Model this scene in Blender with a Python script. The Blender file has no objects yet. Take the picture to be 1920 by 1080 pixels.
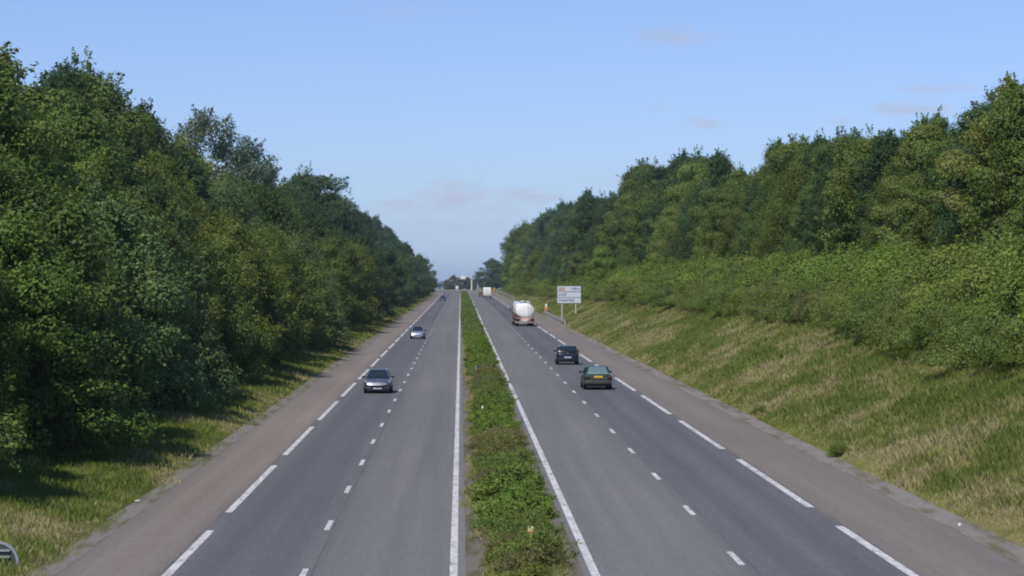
import bpy, bmesh, math, random
import numpy as np
from math import radians as R, sin, cos, pi
from mathutils import Vector, Matrix, noise as mnoise

sc = bpy.context.scene
col = sc.collection
rnd = random.Random(11)
RNG = np.random.default_rng(7)

# ------------------------------------------------------------------ scene constants
F_PX = 5042.0            # focal length in photo pixels (1920 wide)
CAM_H = 7.2              # eye height above the left carriageway, on an overbridge
SLOPE = 24.0 / F_PX      # the road climbs gently to a crest
RZ = 0.5                 # right carriageway lies half a metre higher

def zb(y):
    "height of the road profile: steady climb, rounded crest, then level"
    y0, y1 = 1090.0, 1170.0
    if y < y0: return SLOPE * y
    if y < y1:
        t = y - y0
        return SLOPE * y0 + SLOPE * (t - t * t / (2 * (y1 - y0)))
    return SLOPE * y0 + SLOPE * (y1 - y0) / 2
def xo(y):
    "sideways shift of the road: it bends away to the left past the crest"
    if y < 1040: return 0.0
    if y < 1500: return -(y - 1040) ** 2 / 2200.0
    return -(460 ** 2) / 2200.0 - (y - 1500) * 0.418
RIGHT_EDGE, LEFT_EDGE = 13.7, -10.35
def bump(x, y):
    return .38 * mnoise.noise((x * .16, y * .06, 1.7)) + .22 * mnoise.noise((x * .45, y * .2, 5.1)) + .08 * mnoise.noise((x * 1.4, y * .7, 9.3))
def rel(x, y):
    "ground height above the road profile"
    q = x - xo(y)
    fade = 1.0 if y < 1000 else max(0.0, 1 - (y - 1000) / 180.0)
    if q >= RIGHT_EDGE:
        t = q - RIGHT_EDGE
        h = .42 * min(t, 8.6) + .24 * max(0, min(t - 8.6, 10)) + .12 * max(0, min(t - 18.6, 40))
        b = bump(x, y) * min(1, t / 3.0)
        f2 = RZ + (h + b) * fade
        return f2 if y < 1170 else max(0.0, RZ * (1 - (y - 1170) / 200.0))
    if q <= LEFT_EDGE:
        t = LEFT_EDGE - q
        h = .13 * min(t, 6) + .20 * max(0, min(t - 6, 12)) + .08 * max(0, min(t - 18, 60))
        return (h + bump(x, y) * min(1, t / 3.0)) * fade
    return 0.0
def gz(x, y): return zb(y) + rel(x, y)

# ------------------------------------------------------------------ object helpers
def tag(o, label=None, cat=None, group=None, kind=None):
    if label: o['label'] = label
    if cat: o['category'] = cat
    if group: o['group'] = group
    if kind: o['kind'] = kind
    return o
def empty(name, loc, rz=0.0):
    o = bpy.data.objects.new(name, None); col.objects.link(o)
    o.location = loc; o.rotation_euler = (0, 0, rz); o.empty_display_size = .3
    return o
def np_mesh(name, V, quads=None, tris=None, attrs=None):
    "mesh from arrays of quads or tris; attrs are per-face floats"
    me = bpy.data.meshes.new(name)
    k = 4 if quads is not None else 3
    Fc = np.asarray(quads if quads is not None else tris, dtype=np.int32)
    me.vertices.add(len(V)); me.vertices.foreach_set('co', np.asarray(V, dtype=np.float32).ravel())
    me.loops.add(Fc.size); me.loops.foreach_set('vertex_index', Fc.ravel())
    me.polygons.add(len(Fc)); me.polygons.foreach_set('loop_start', np.arange(0, Fc.size, k, dtype=np.int32))
    for n, a in (attrs or {}).items():
        at = me.attributes.new(n, 'FLOAT', 'FACE'); at.data.foreach_set('value', np.asarray(a, dtype=np.float32))
    me.update(calc_edges=True)
    return me
class MB:
    def __init__(s): s.v = []; s.f = []
    def add(s, vs, fs):
        o = len(s.v); s.v += [tuple(p) for p in vs]; s.f += [tuple(i + o for i in f) for f in fs]; return s
    def box(s, c, d, rz=0.0):
        cx, cy, cz = c; a, b, h = d[0] / 2, d[1] / 2, d[2] / 2
        vs = []
        for z in (-h, h):
            for x, y in ((-a, -b), (a, -b), (a, b), (-a, b)):
                vs.append((cx + x * cos(rz) - y * sin(rz), cy + x * sin(rz) + y * cos(rz), cz + z))
        return s.add(vs, [(3, 2, 1, 0), (4, 5, 6, 7), (0, 1, 5, 4), (1, 2, 6, 5), (2, 3, 7, 6), (3, 0, 4, 7)])
    def tube(s, p0, p1, r0, r1=None, n=8, cap=True):
        r1 = r0 if r1 is None else r1
        p0, p1 = Vector(p0), Vector(p1); d = (p1 - p0).normalized()
        u = d.orthogonal().normalized(); w = d.cross(u)
        vs = [p + (u * cos(2 * pi * i / n) + w * sin(2 * pi * i / n)) * r for p, r in ((p0, r0), (p1, r1)) for i in range(n)]
        fs = [(i, (i + 1) % n, n + (i + 1) % n, n + i) for i in range(n)]
        if cap: fs += [tuple(range(n - 1, -1, -1)), tuple(range(n, 2 * n))]
        return s.add(vs, fs)
    def loft(s, rings, cap=True):
        n = len(rings[0]); vs = [p for r in rings for p in r]; fs = []
        for k in range(len(rings) - 1):
            for i in range(n):
                j = (i + 1) % n
                fs.append((k * n + i, k * n + j, (k + 1) * n + j, (k + 1) * n + i))
        if cap: fs += [tuple(range(n - 1, -1, -1)), tuple(range((len(rings) - 1) * n, len(rings) * n))]
        return s.add(vs, fs)
    def lathe_x(s, prof, c, n=20):
        "profile of (x, r) turned about the x axis through c"
        rings = [[(c[0] + x, c[1] + r * cos(2 * pi * i / n), c[2] + r * sin(2 * pi * i / n)) for i in range(n)] for x, r in prof]
        return s.loft(rings)
    def slab(s, pts, nrm, th):
        "a flat polygon with thickness th along nrm"
        n = len(pts); a = [Vector(p) for p in pts]; b = [p + Vector(nrm) * th for p in a]
        return s.add(a + b, [tuple(range(n - 1, -1, -1)), tuple(range(n, 2 * n))] + [(i, (i + 1) % n, n + (i + 1) % n, n + i) for i in range(n)])
    def build(s, name, m, parent=None, smooth=False, bevel=0.0, seg=2):
        me = bpy.data.meshes.new(name); me.from_pydata(s.v, [], s.f)
        bm = bmesh.new(); bm.from_mesh(me)
        bmesh.ops.recalc_face_normals(bm, faces=bm.faces)
        if bevel: bmesh.ops.bevel(bm, geom=list(bm.edges), offset=bevel, segments=seg, affect='EDGES', profile=.5)
        bm.to_mesh(me); bm.free()
        if smooth:
            me.polygons.foreach_set('use_smooth', [True] * len(me.polygons))
            try: me.set_sharp_from_angle(angle=R(42))
            except Exception: pass
        me.materials.append(m)
        o = bpy.data.objects.new(name, me); col.objects.link(o)
        if parent: o.parent = parent
        return o
def text(name, body, size, loc, rot, m, parent, ext=.004, align='LEFT'):
    cu = bpy.data.curves.new(name, 'FONT'); cu.body = body; cu.size = size; cu.extrude = ext; cu.align_x = align; cu.align_y = 'CENTER'
    cu.offset = size * .018; cu.resolution_u = 3
    tmp = bpy.data.objects.new(name, cu); col.objects.link(tmp)
    dg = bpy.context.evaluated_depsgraph_get(); dg.update()
    me = bpy.data.meshes.new_from_object(tmp.evaluated_get(dg)); bpy.data.objects.remove(tmp)
    me.materials.clear(); me.materials.append(m)
    o = bpy.data.objects.new(name, me); col.objects.link(o); o.location = loc; o.rotation_euler = rot; o.parent = parent
    return o
def copy_tree(o, parent=None):
    c = o.copy(); col.objects.link(c); c.parent = parent
    for ch in list(o.children): copy_tree(ch, c)
    return c

# ------------------------------------------------------------------ materials
def mat(name):
    m = bpy.data.materials.new(name); m.use_nodes = True
    nt = m.node_tree; nt.nodes.clear()
    out = nt.nodes.new('ShaderNodeOutputMaterial')
    return m, nt, out
def N(nt, t, **kw):
    n = nt.nodes.new(t)
    for k, v in kw.items():
        if k in n.inputs.keys() if hasattr(n.inputs, 'keys') else False: n.inputs[k].default_value = v
        else: setattr(n, k, v)
    return n
def solid(name, c, rough=.5, metal=0.0, coat=0.0, spec=.5, noise=0.0, nscale=6.0, emit=None):
    m, nt, out = mat(name)
    p = nt.nodes.new('ShaderNodeBsdfPrincipled')
    p.inputs['Base Color'].default_value = (*c, 1); p.inputs['Roughness'].default_value = rough
    p.inputs['Metallic'].default_value = metal; p.inputs['Coat Weight'].default_value = coat
    p.inputs['Coat Roughness'].default_value = .05
    p.inputs['Specular IOR Level'].default_value = spec
    tc = nt.nodes.new('ShaderNodeTexCoord')
    nz = nt.nodes.new('ShaderNodeTexNoise'); nz.inputs['Scale'].default_value = nscale; nz.inputs['Detail'].default_value = 4
    nt.links.new(tc.outputs['Object'], nz.inputs['Vector'])
    mp = nt.nodes.new('ShaderNodeMapRange'); mp.inputs['To Min'].default_value = 1 - noise; mp.inputs['To Max'].default_value = 1 + noise
    mp.inputs['From Min'].default_value = .3; mp.inputs['From Max'].default_value = .7
    nt.links.new(nz.outputs['Fac'], mp.inputs['Value'])
    mx = nt.nodes.new('ShaderNodeVectorMath'); mx.operation = 'SCALE'; mx.inputs[0].default_value = c
    nt.links.new(mp.outputs['Result'], mx.inputs['Scale']); nt.links.new(mx.outputs['Vector'], p.inputs['Base Color'])
    nt.links.new(p.outputs[0], out.inputs['Surface'])
    return m
def leaf_mat(name, transl=.32, lo=.68, hi=1.34, rough=.6):
    "leaf colour = object colour x leaf-to-leaf variation"
    m, nt, out = mat(name); L = nt.links.new
    oi = nt.nodes.new('ShaderNodeObjectInfo')
    at = nt.nodes.new('ShaderNodeAttribute'); at.attribute_name = 'tone'
    a2 = nt.nodes.new('ShaderNodeAttribute'); a2.attribute_name = 'hue'
    mp = nt.nodes.new('ShaderNodeMapRange'); mp.inputs['To Min'].default_value = lo; mp.inputs['To Max'].default_value = hi
    L(at.outputs['Fac'], mp.inputs['Value'])
    mh = nt.nodes.new('ShaderNodeMapRange'); mh.inputs['To Min'].default_value = .485; mh.inputs['To Max'].default_value = .53
    L(a2.outputs['Fac'], mh.inputs['Value'])
    hs = nt.nodes.new('ShaderNodeHueSaturation')
    L(oi.outputs['Color'], hs.inputs['Color']); L(mp.outputs[0], hs.inputs['Value']); L(mh.outputs[0], hs.inputs['Hue'])
    p = nt.nodes.new('ShaderNodeBsdfPrincipled'); p.inputs['Roughness'].default_value = rough; p.inputs['Specular IOR Level'].default_value = .25
    L(hs.outputs[0], p.inputs['Base Color'])
    t = nt.nodes.new('ShaderNodeBsdfTranslucent')
    g = nt.nodes.new('ShaderNodeHueSaturation'); g.inputs['Saturation'].default_value = 1.1; g.inputs['Hue'].default_value = .495; g.inputs['Value'].default_value = 1.25
    L(hs.outputs[0], g.inputs['Color']); L(g.outputs[0], t.inputs['Color'])
    mx = nt.nodes.new('ShaderNodeMixShader'); mx.inputs[0].default_value = transl
    L(p.outputs[0], mx.inputs[1]); L(t.outputs[0], mx.inputs[2]); L(mx.outputs[0], out.inputs['Surface'])
    return m
def ramp(nt, fac, stops):
    r = nt.nodes.new('ShaderNodeValToRGB'); e = r.color_ramp.elements
    while len(e) < len(stops): e.new(.5)
    for k, (p, c) in enumerate(stops):
        e[k].position = p; e[k].color = (*c, 1)
    nt.links.new(fac, r.inputs['Fac']); return r.outputs['Color']
def noise(nt, vec, scale, detail=5, rough=.6):
    n = nt.nodes.new('ShaderNodeTexNoise'); n.inputs['Scale'].default_value = scale
    n.inputs['Detail'].default_value = detail; n.inputs['Roughness'].default_value = rough
    nt.links.new(vec, n.inputs['Vector']); return n.outputs['Fac']
def mixc(nt, fac, a, b, mode='MIX'):
    m = nt.nodes.new('ShaderNodeMix'); m.data_type = 'RGBA'; m.blend_type = mode
    for s, v in ((m.inputs[0], fac), (m.inputs[6], a), (m.inputs[7], b)):
        if hasattr(v, 'is_linked') or hasattr(v, 'node'): nt.links.new(v, s)
        else: s.default_value = v if not isinstance(v, tuple) else (*v, 1)
    return m.outputs[2]
def pos(nt, sx=1.0, sy=1.0, sz=1.0):
    g = nt.nodes.new('ShaderNodeNewGeometry'); v = nt.nodes.new('ShaderNodeVectorMath'); v.operation = 'MULTIPLY'
    v.inputs[1].default_value = (sx, sy, sz); nt.links.new(g.outputs['Position'], v.inputs[0]); return v.outputs[0]
def surf(nt, out, colr, rough=.9, bump_h=None, bump_d=.02, spec=.3):
    p = nt.nodes.new('ShaderNodeBsdfPrincipled'); p.inputs['Roughness'].default_value = rough; p.inputs['Specular IOR Level'].default_value = spec
    nt.links.new(colr, p.inputs['Base Color'])
    if bump_h is not None:
        b = nt.nodes.new('ShaderNodeBump'); b.inputs['Distance'].default_value = bump_d; b.inputs['Strength'].default_value = .6
        nt.links.new(bump_h, b.inputs['Height']); nt.links.new(b.outputs[0], p.inputs['Normal'])
    nt.links.new(p.outputs[0], out.inputs['Surface'])

def asphalt(name, worn, fresh, edges, warm=(0, 0, 0)):
    "edges: list of (x, weight 0..1) telling how dark / traffic-polished the surface is across its width"
    m, nt, out = mat(name)
    g = nt.nodes.new('ShaderNodeNewGeometry'); sp = nt.nodes.new('ShaderNodeSeparateXYZ'); nt.links.new(g.outputs['Position'], sp.inputs[0])
    x0, x1 = edges[0][0], edges[-1][0]
    wob = noise(nt, pos(nt, .02, .03, 0), 1.0, 3)
    ad = nt.nodes.new('ShaderNodeMath'); ad.operation = 'MULTIPLY_ADD'; ad.inputs[1].default_value = .5; nt.links.new(wob, ad.inputs[0]); nt.links.new(sp.outputs['X'], ad.inputs[2])
    mr = nt.nodes.new('ShaderNodeMapRange'); mr.inputs['From Min'].default_value = x0 + .25; mr.inputs['From Max'].default_value = x1 + .25; nt.links.new(ad.outputs[0], mr.inputs['Value'])
    prof = ramp(nt, mr.outputs[0], [((x - x0) / (x1 - x0), (w, w, w)) for x, w in edges])
    base = mixc(nt, prof, worn, fresh)
    streak = ramp(nt, noise(nt, pos(nt, 1.6, .012, 1), 1.0, 6, .7), [(.3, (.85, .85, .86)), (.7, (1.12, 1.115, 1.11))])
    base = mixc(nt, 1.0, base, streak, 'MULTIPLY')
    patch = ramp(nt, noise(nt, pos(nt, .12, .02, 1), 1.0, 5, .6), [(.3, (.88, .89, .91)), (.72, (1.1, 1.09, 1.07))])
    base = mixc(nt, 1.0, base, patch, 'MULTIPLY')
    grain = noise(nt, pos(nt, 7, 2.2, 7), 1.0, 6, .8)
    gr = ramp(nt, grain, [(.25, (.76, .76, .77)), (.75, (1.24, 1.23, 1.22))])
    base = mixc(nt, 1.0, base, gr, 'MULTIPLY')
    surf(nt, out, base, .85, grain, .01, .35)
    return m

def ground_mat():
    m, nt, out = mat('verge_soil')
    big = noise(nt, pos(nt, .09, .05, .1), 1.0, 4)
    mid = noise(nt, pos(nt, .6, .3, .6), 1.0, 6, .7)
    fine = noise(nt, pos(nt, 4, 4, 4), 1.0, 6, .8)
    c = ramp(nt, big, [(.35, (.10, .13, .03)), (.5, (.15, .155, .045)), (.65, (.22, .19, .08))])
    c2 = ramp(nt, mid, [(.3, (.6, .65, .6)), (.7, (1.35, 1.3, 1.2))])
    c3 = ramp(nt, fine, [(.25, (.55, .58, .55)), (.75, (1.45, 1.4, 1.3))])
    c = mixc(nt, 1.0, mixc(nt, 1.0, c, c2, 'MULTIPLY'), c3, 'MULTIPLY')
    surf(nt, out, c, .95, fine, .08, .1)
    return m
def gravel_mat(name, a, b, moss):
    m, nt, out = mat(name)
    fine = noise(nt, pos(nt, 14, 9, 14), 1.0, 6, .8)
    mid = noise(nt, pos(nt, 1.6, .22, 1), 1.0, 5, .65)
    c = ramp(nt, fine, [(.28, a), (.72, b)])
    fac = ramp(nt, mid, [(.46, (0, 0, 0)), (.62, (1, 1, 1))])
    c = mixc(nt, fac, c, moss)
    surf(nt, out, c, .92, fine, .02, .2)
    return m
def paint_mat():
    m, nt, out = mat('road_paint')
    w = noise(nt, pos(nt, 5, .9, 5), 1.0, 7, .75)
    c = ramp(nt, w, [(.33, (.2, .195, .19)), (.5, (.5, .49, .47)), (.68, (.66, .65, .63))])
    surf(nt, out, c, .6, None, 0, .4)
    return m

LEAF = leaf_mat('leaf'); LEAF_DRY = leaf_mat('scrub_leaf', .25, .55, 1.5, .7)
BARK = solid('bark', (.085, .07, .055), .9, noise=.45, nscale=9, spec=.1)
BIRCH_BARK = solid('pale_bark', (.34, .32, .29), .8, noise=.5, nscale=7, spec=.2)
WHITE_PAINT = solid('white_paint', (.78, .78, .76), .4, noise=.04)
PALE_STEEL = solid('galvanised_steel', (.38, .39, .39), .45, .3, noise=.15, nscale=3)
POST_CREAM = solid('pale_post', (.6, .6, .5), .5, noise=.1)
DARK_STEEL = solid('weathered_steel', (.09, .095, .1), .6, .2, noise=.25)
CONCRETE = solid('pale_concrete', (.5, .48, .43), .9, noise=.18, nscale=4, spec=.2)
TYRE = solid('tyre_rubber', (.018, .018, .019), .8, noise=.2, spec=.3)
RIM = solid('alloy_rim', (.45, .46, .48), .3, .8)
BLACK_TRIM = solid('black_trim', (.016, .016, .018), .55, noise=.1)
GLASS = solid('car_glass', (.016, .026, .028), .06, 0, 0, .45)
CHROME = solid('chrome', (.8, .8, .82), .12, 1.0)
LENS = solid('headlight_lens', (.75, .78, .8), .1, .2, .6)
RED_LENS = solid('red_lens', (.10, .012, .012), .2, 0, .5)
AMBER = solid('amber_lens', (.7, .22, .02), .2, 0, .5)
PLATE_WHITE = solid('white_plate', (.72, .73, .74), .4)
PLATE_YELLOW = solid('yellow_plate', (.72, .43, .05), .4)
INK = solid('sign_ink', (.03, .035, .05), .5)

# ------------------------------------------------------------------ ground and road
def build_ground():
    xs = sorted(set([-3500, -1500, -700, -350, -200, -140, -100, -80, -65] + [round(-55 + 1.5 * k, 2) for k in range(30)] +
        [LEFT_EDGE, LEFT_EDGE + .02, -9.5, -5, 0.0, 2.8, 5, 10, RIGHT_EDGE - .02, RIGHT_EDGE] + [round(14.4 + .8 * k, 2) for k in range(28)] +
        [38, 41, 45, 50, 57, 65, 80, 100, 140, 200, 350, 700, 1500, 3500]))
    ys = [-60, -20] + [round(20 + 2.5 * k, 1) for k in range(112)] + list(range(300, 1000, 8)) + list(range(1000, 1520, 10)) + [1600, 1750, 2000, 2500, 3200, 4200, 5600, 7800]
    V = []; nx = len(xs)
    for y in ys:
        s = xo(y) if y < 1500 else xo(1500)
        for x in xs:
            X = x + s * max(0, 1 - abs(x) / 300.0)
            q = x
            z = gz(X, y) if abs(x) < 300 else gz(math.copysign(290, x) + s, y)
            if LEFT_EDGE < q < RIGHT_EDGE and y < 1520: z = zb(y) - .15
            V.append((X, y, z))
    Fc = [(j * nx + i, j * nx + i + 1, (j + 1) * nx + i + 1, (j + 1) * nx + i) for j in range(len(ys) - 1) for i in range(nx - 1)]
    me = bpy.data.meshes.new('ground'); me.from_pydata(V, [], Fc); me.materials.append(ground_mat())
    me.polygons.foreach_set('use_smooth', [True] * len(me.polygons))
    o = bpy.data.objects.new('ground', me); col.objects.link(o)
    tag(o, kind='structure')
build_ground()

YS = [20] + list(range(30, 1000, 10)) + list(range(1000, 1505, 5))
def ribbon(mb, xa, xb, za, zc, ya=None, yb_=None, jit=0.0):
    ys = [y for y in YS if (ya is None or y > ya) and (yb_ is None or y < yb_)]
    if ya is not None: ys = [ya] + ys
    if yb_ is not None: ys = ys + [yb_]
    vs = []
    for k, y in enumerate(ys):
        s = xo(y); a = jit * (sin(y * .37) + sin(y * .91 + 1)) / 2; b = jit * (sin(y * .29 + 2) + sin(y * .83)) / 2
        vs += [(xa + s + a, y, zb(y) + za), (xb + s + b, y, zb(y) + zc)]
    fs = [(2 * k, 2 * k + 1, 2 * k + 3, 2 * k + 2) for k in range(len(ys) - 1)]
    mb.add(vs, fs)
def road(name, xa, xb, za, zc, m, jit=0.0):
    mb = MB(); ribbon(mb, xa, xb, za, zc, jit=jit)
    me = bpy.data.meshes.new(name); me.from_pydata(mb.v, [], mb.f); me.materials.append(m)
    o = bpy.data.objects.new(name, me); col.objects.link(o); tag(o, kind='structure'); return o
GREY_W, GREY_F = (.150, .149, .138), (.090, .094, .099)
road('left_road', -7.2, .12, 0, 0, asphalt('left_asphalt', GREY_W, GREY_F, [(-7.2, .55), (-6.3, 1), (-5.2, .75), (-4.4, 1), (-3.9, .6), (-3.0, .2), (-2.0, .05), (-1.0, .2), (.12, .0)]))
road('left_shoulder', -10.0, -7.2, -.02, 0, asphalt('left_shoulder_asphalt', (.184, .158, .133), (.137, .124, .110), [(-10.0, .8), (-9.0, .2), (-8.2, .0), (-7.2, .35)]))
road('left_gutter', -10.35, -9.76, .03, -.013, gravel_mat('left_gutter_gravel', (.10, .09, .08), (.26, .24, .22), (.085, .09, .03)), .06)
road('right_road', 2.75, 10.2, RZ, RZ, asphalt('right_asphalt', GREY_W, GREY_F, [(2.75, .1), (4.0, .15), (5.2, .05), (6.3, .3), (6.9, .8), (7.5, 1), (8.4, .7), (9.3, 1), (10.2, .55)]))
road('right_shoulder', 10.2, 13.25, RZ, RZ - .02, asphalt('right_shoulder_asphalt', (.184, .158, .133), (.137, .124, .110), [(10.2, .35), (11.0, .1), (12.0, .05), (13.25, .7)]))
road('right_gutter', 12.98, 13.72, RZ - .013, RZ + .05, gravel_mat('right_gutter_gravel', (.13, .12, .11), (.255, .235, .215), (.12, .105, .06)), .07)
road('median_ground', .12, 2.75, -.005, RZ - .005, gravel_mat('median_soil', (.085, .07, .06), (.2, .175, .155), (.07, .075, .03)))

def markings():
    mb = MB(); e = .006
    ribbon(mb, -.27, -.075, e, e, 30, 1480)                      # solid line beside the median
    ribbon(mb, 2.91, 3.11, RZ + e, RZ + e, 30, 1480)
    k = -2
    while True:
        a = 81.6 + 26 * k; k += 1
        if a > 1400: break
        if a > 25: ribbon(mb, -7.165, -6.94, e, e, a, a + 20.2)
    k = -2
    while True:
        b = 97.8 + 26 * k; k += 1
        if b > 1400: break
        if b > 50: ribbon(mb, 9.98, 10.21, RZ + e, RZ + e, b - 20.2, b)
    for k in range(-2, 90):
        c = 77.4 + 12.98 * k
        if c > 32: ribbon(mb, -3.87, -3.72, e, e, c - 1.5, c + 1.5)
        c = 76.6 + 12.98 * k
        if c > 32: ribbon(mb, 6.43, 6.58, RZ + e, RZ + e, c - 1.5, c + 1.5)
    me = bpy.data.meshes.new('road_markings'); me.from_pydata(mb.v, [], mb.f); me.materials.append(paint_mat())
    o = bpy.data.objects.new('road_markings', me); col.objects.link(o); tag(o, kind='structure')
markings()

def seams():
    mb = MB()
    for x, z, ph in ((-3.62, 0, 0), (6.72, RZ, 2), (-7.22, 0, 4), (10.25, RZ, 5)):
        ys = [30 + 1.5 * k for k in range(300)]; vs = []
        for k, y in enumerate(ys):
            c = x + .012 * sin(y * .7 + ph) + .02 * sin(y * .13 + ph * 2); w_ = .014 + .010 * sin(y * .9 + ph)
            vs += [(c - w_, y, zb(y) + z + .003), (c + w_, y, zb(y) + z + .003)]
        mb.add(vs, [(2 * k, 2 * k + 1, 2 * k + 3, 2 * k + 2) for k in range(len(ys) - 1)])
    me = bpy.data.meshes.new('road_seams'); me.from_pydata(mb.v, [], mb.f); me.materials.append(solid('tar_seam', (.072, .073, .076), .8, noise=.3))
    o = bpy.data.objects.new('road_seams', me); col.objects.link(o); tag(o, kind='structure')
seams()
# ------------------------------------------------------------------ grass
LAT = np.random.default_rng(99).random((256, 256))
def vnoise(x, y):
    x = np.asarray(x) + 500.0; y = np.asarray(y) + 500.0
    xi, yi = np.floor(x).astype(int), np.floor(y).astype(int); u, v = x - xi, y - yi
    u, v = u * u * (3 - 2 * u), v * v * (3 - 2 * v)
    g = lambda i, j: LAT[i % 256, j % 256]
    return (g(xi, yi) * (1 - u) + g(xi + 1, yi) * u) * (1 - v) + (g(xi, yi + 1) * (1 - u) + g(xi + 1, yi + 1) * u) * v
def patchn(x, y, s, ph):
    "irregular patches, about -1 to 1"
    n = 0.6 * vnoise(x * s * .9 + ph * 7, y * s * .45 + ph * 3) + .3 * vnoise(x * s * 2.3 + ph, y * s * 1.2) + .2 * vnoise(x * s * 5, y * s * 2.6 + ph)
    return (n - .55) * 3.2
VGZ = np.vectorize(gz)
def grass(name, x0f, x1f, n, ymin, ymax, hmin, hmax, dry, m, bias=1.0, pxw=.00017, zf=gz):
    d = ymin * (ymax / ymin) ** (RNG.random(n) ** bias)
    t = RNG.random(n)
    x = np.array([x0f(a) for a in d]) * (1 - t) + np.array([x1f(a) for a in d]) * t
    x = x + .35 * patchn(x * 0, d, .9, 1.0) * (t < .25)
    z = np.vectorize(zf)(x + np.vectorize(xo)(d), d); x = x + np.vectorize(xo)(d)
    tall = .5 + .5 * patchn(x, d, .5, 4.0)
    h = (hmin + (hmax - hmin) * RNG.random(n) * (.4 + .8 * tall))
    edge = np.clip((np.minimum(t, 1 - t)) * 10, .35, 1); h = h * edge
    w = np.maximum(.008, pxw * d) * (.7 + .8 * RNG.random(n))
    a = RNG.random(n) * 2 * np.pi; lean = h * (.15 + .5 * RNG.random(n)); la = RNG.random(n) * 2 * np.pi
    dx, dy = np.cos(a) * w, np.sin(a) * w * .6
    lx, ly = np.cos(la) * lean, np.sin(la) * lean
    zz = z - .03
    V = np.stack([np.stack([x - dx, d - dy, zz], 1), np.stack([x + dx, d + dy, zz], 1),
                  np.stack([x + lx * .4 + dx * .7, d + ly * .4 + dy * .7, zz + h * .6], 1), np.stack([x + lx, d + ly, zz + h], 1)], 1).reshape(-1, 3)
    V = V.reshape(n, 4, 3)
    q = np.arange(4 * n).reshape(n, 4)
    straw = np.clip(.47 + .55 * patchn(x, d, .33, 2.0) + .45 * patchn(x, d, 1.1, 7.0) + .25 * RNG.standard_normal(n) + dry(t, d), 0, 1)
    me = np_mesh(name, V.reshape(-1, 3), quads=q, attrs={'tone': RNG.random(n), 'straw': straw})
    me.materials.append(m)
    o = bpy.data.objects.new(name, me); col.objects.link(o); return o
def grass_mat(name, green, mid, straw):
    m, nt, out = mat(name); L = nt.links.new
    a = nt.nodes.new('ShaderNodeAttribute'); a.attribute_name = 'straw'
    b = nt.nodes.new('ShaderNodeAttribute'); b.attribute_name = 'tone'
    c = ramp(nt, a.outputs['Fac'], [(.0, green[0]), (.35, green[1]), (.6, mid), (1.0, straw)])
    v = ramp(nt, b.outputs['Fac'], [(0, (.74, .74, .74)), (1, (1.26, 1.26, 1.26))])
    c = mixc(nt, 1.0, c, v, 'MULTIPLY')
    p = nt.nodes.new('ShaderNodeBsdfPrincipled'); p.inputs['Roughness'].default_value = .7; p.inputs['Specular IOR Level'].default_value = .2
    L(c, p.inputs['Base Color'])
    t = nt.nodes.new('ShaderNodeBsdfTranslucent'); L(c, t.inputs['Color'])
    mx = nt.nodes.new('ShaderNodeMixShader'); mx.inputs[0].default_value = .35
    L(p.outputs[0], mx.inputs[1]); L(t.outputs[0], mx.inputs[2]); L(mx.outputs[0], out.inputs['Surface'])
    return m
GR = grass_mat('meadow_grass', [(.15, .205, .035), (.20, .235, .05)], (.30, .30, .095), (.42, .365, .185))
def bush_x(d):
    pts = ((0, 20.6), (110, 20.8), (180, 21.9), (300, 21.4), (430, 20.2), (800, 16.8), (5000, 16.8))
    for (a, va), (b, vb) in zip(pts, pts[1:]):
        if d <= b: return va + (vb - va) * (d - a) / (b - a)
o = grass('verge_grass', lambda d: 13.55, lambda d: bush_x(d) + 2.2, 620000, 58, 1150, .10, .40, lambda t, d: .22 * (t < .1) - .14, GR, 1.25)
tag(o, kind='stuff', label='tall meadow grass with straw patches on the sunny roadside bank', cat='grass')
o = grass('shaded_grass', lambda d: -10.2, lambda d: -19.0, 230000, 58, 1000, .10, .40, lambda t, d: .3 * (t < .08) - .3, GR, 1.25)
tag(o, kind='stuff', label='green grass on the verge in front of the dense left wood', cat='grass')

o = grass('median_grass', lambda d: .4, lambda d: 2.5, 80000, 58, 700, .06, .36, lambda t, d: .3 * (t < .2) + .3 * (t > .75) - .1, GR, 1.2, zf=lambda x, y: zb(y) + RZ * max(0, min(1, x / 2.75)) - .01)
tag(o, kind='stuff', label='rough weeds and dry grass between the median bushes', cat='grass')

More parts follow.
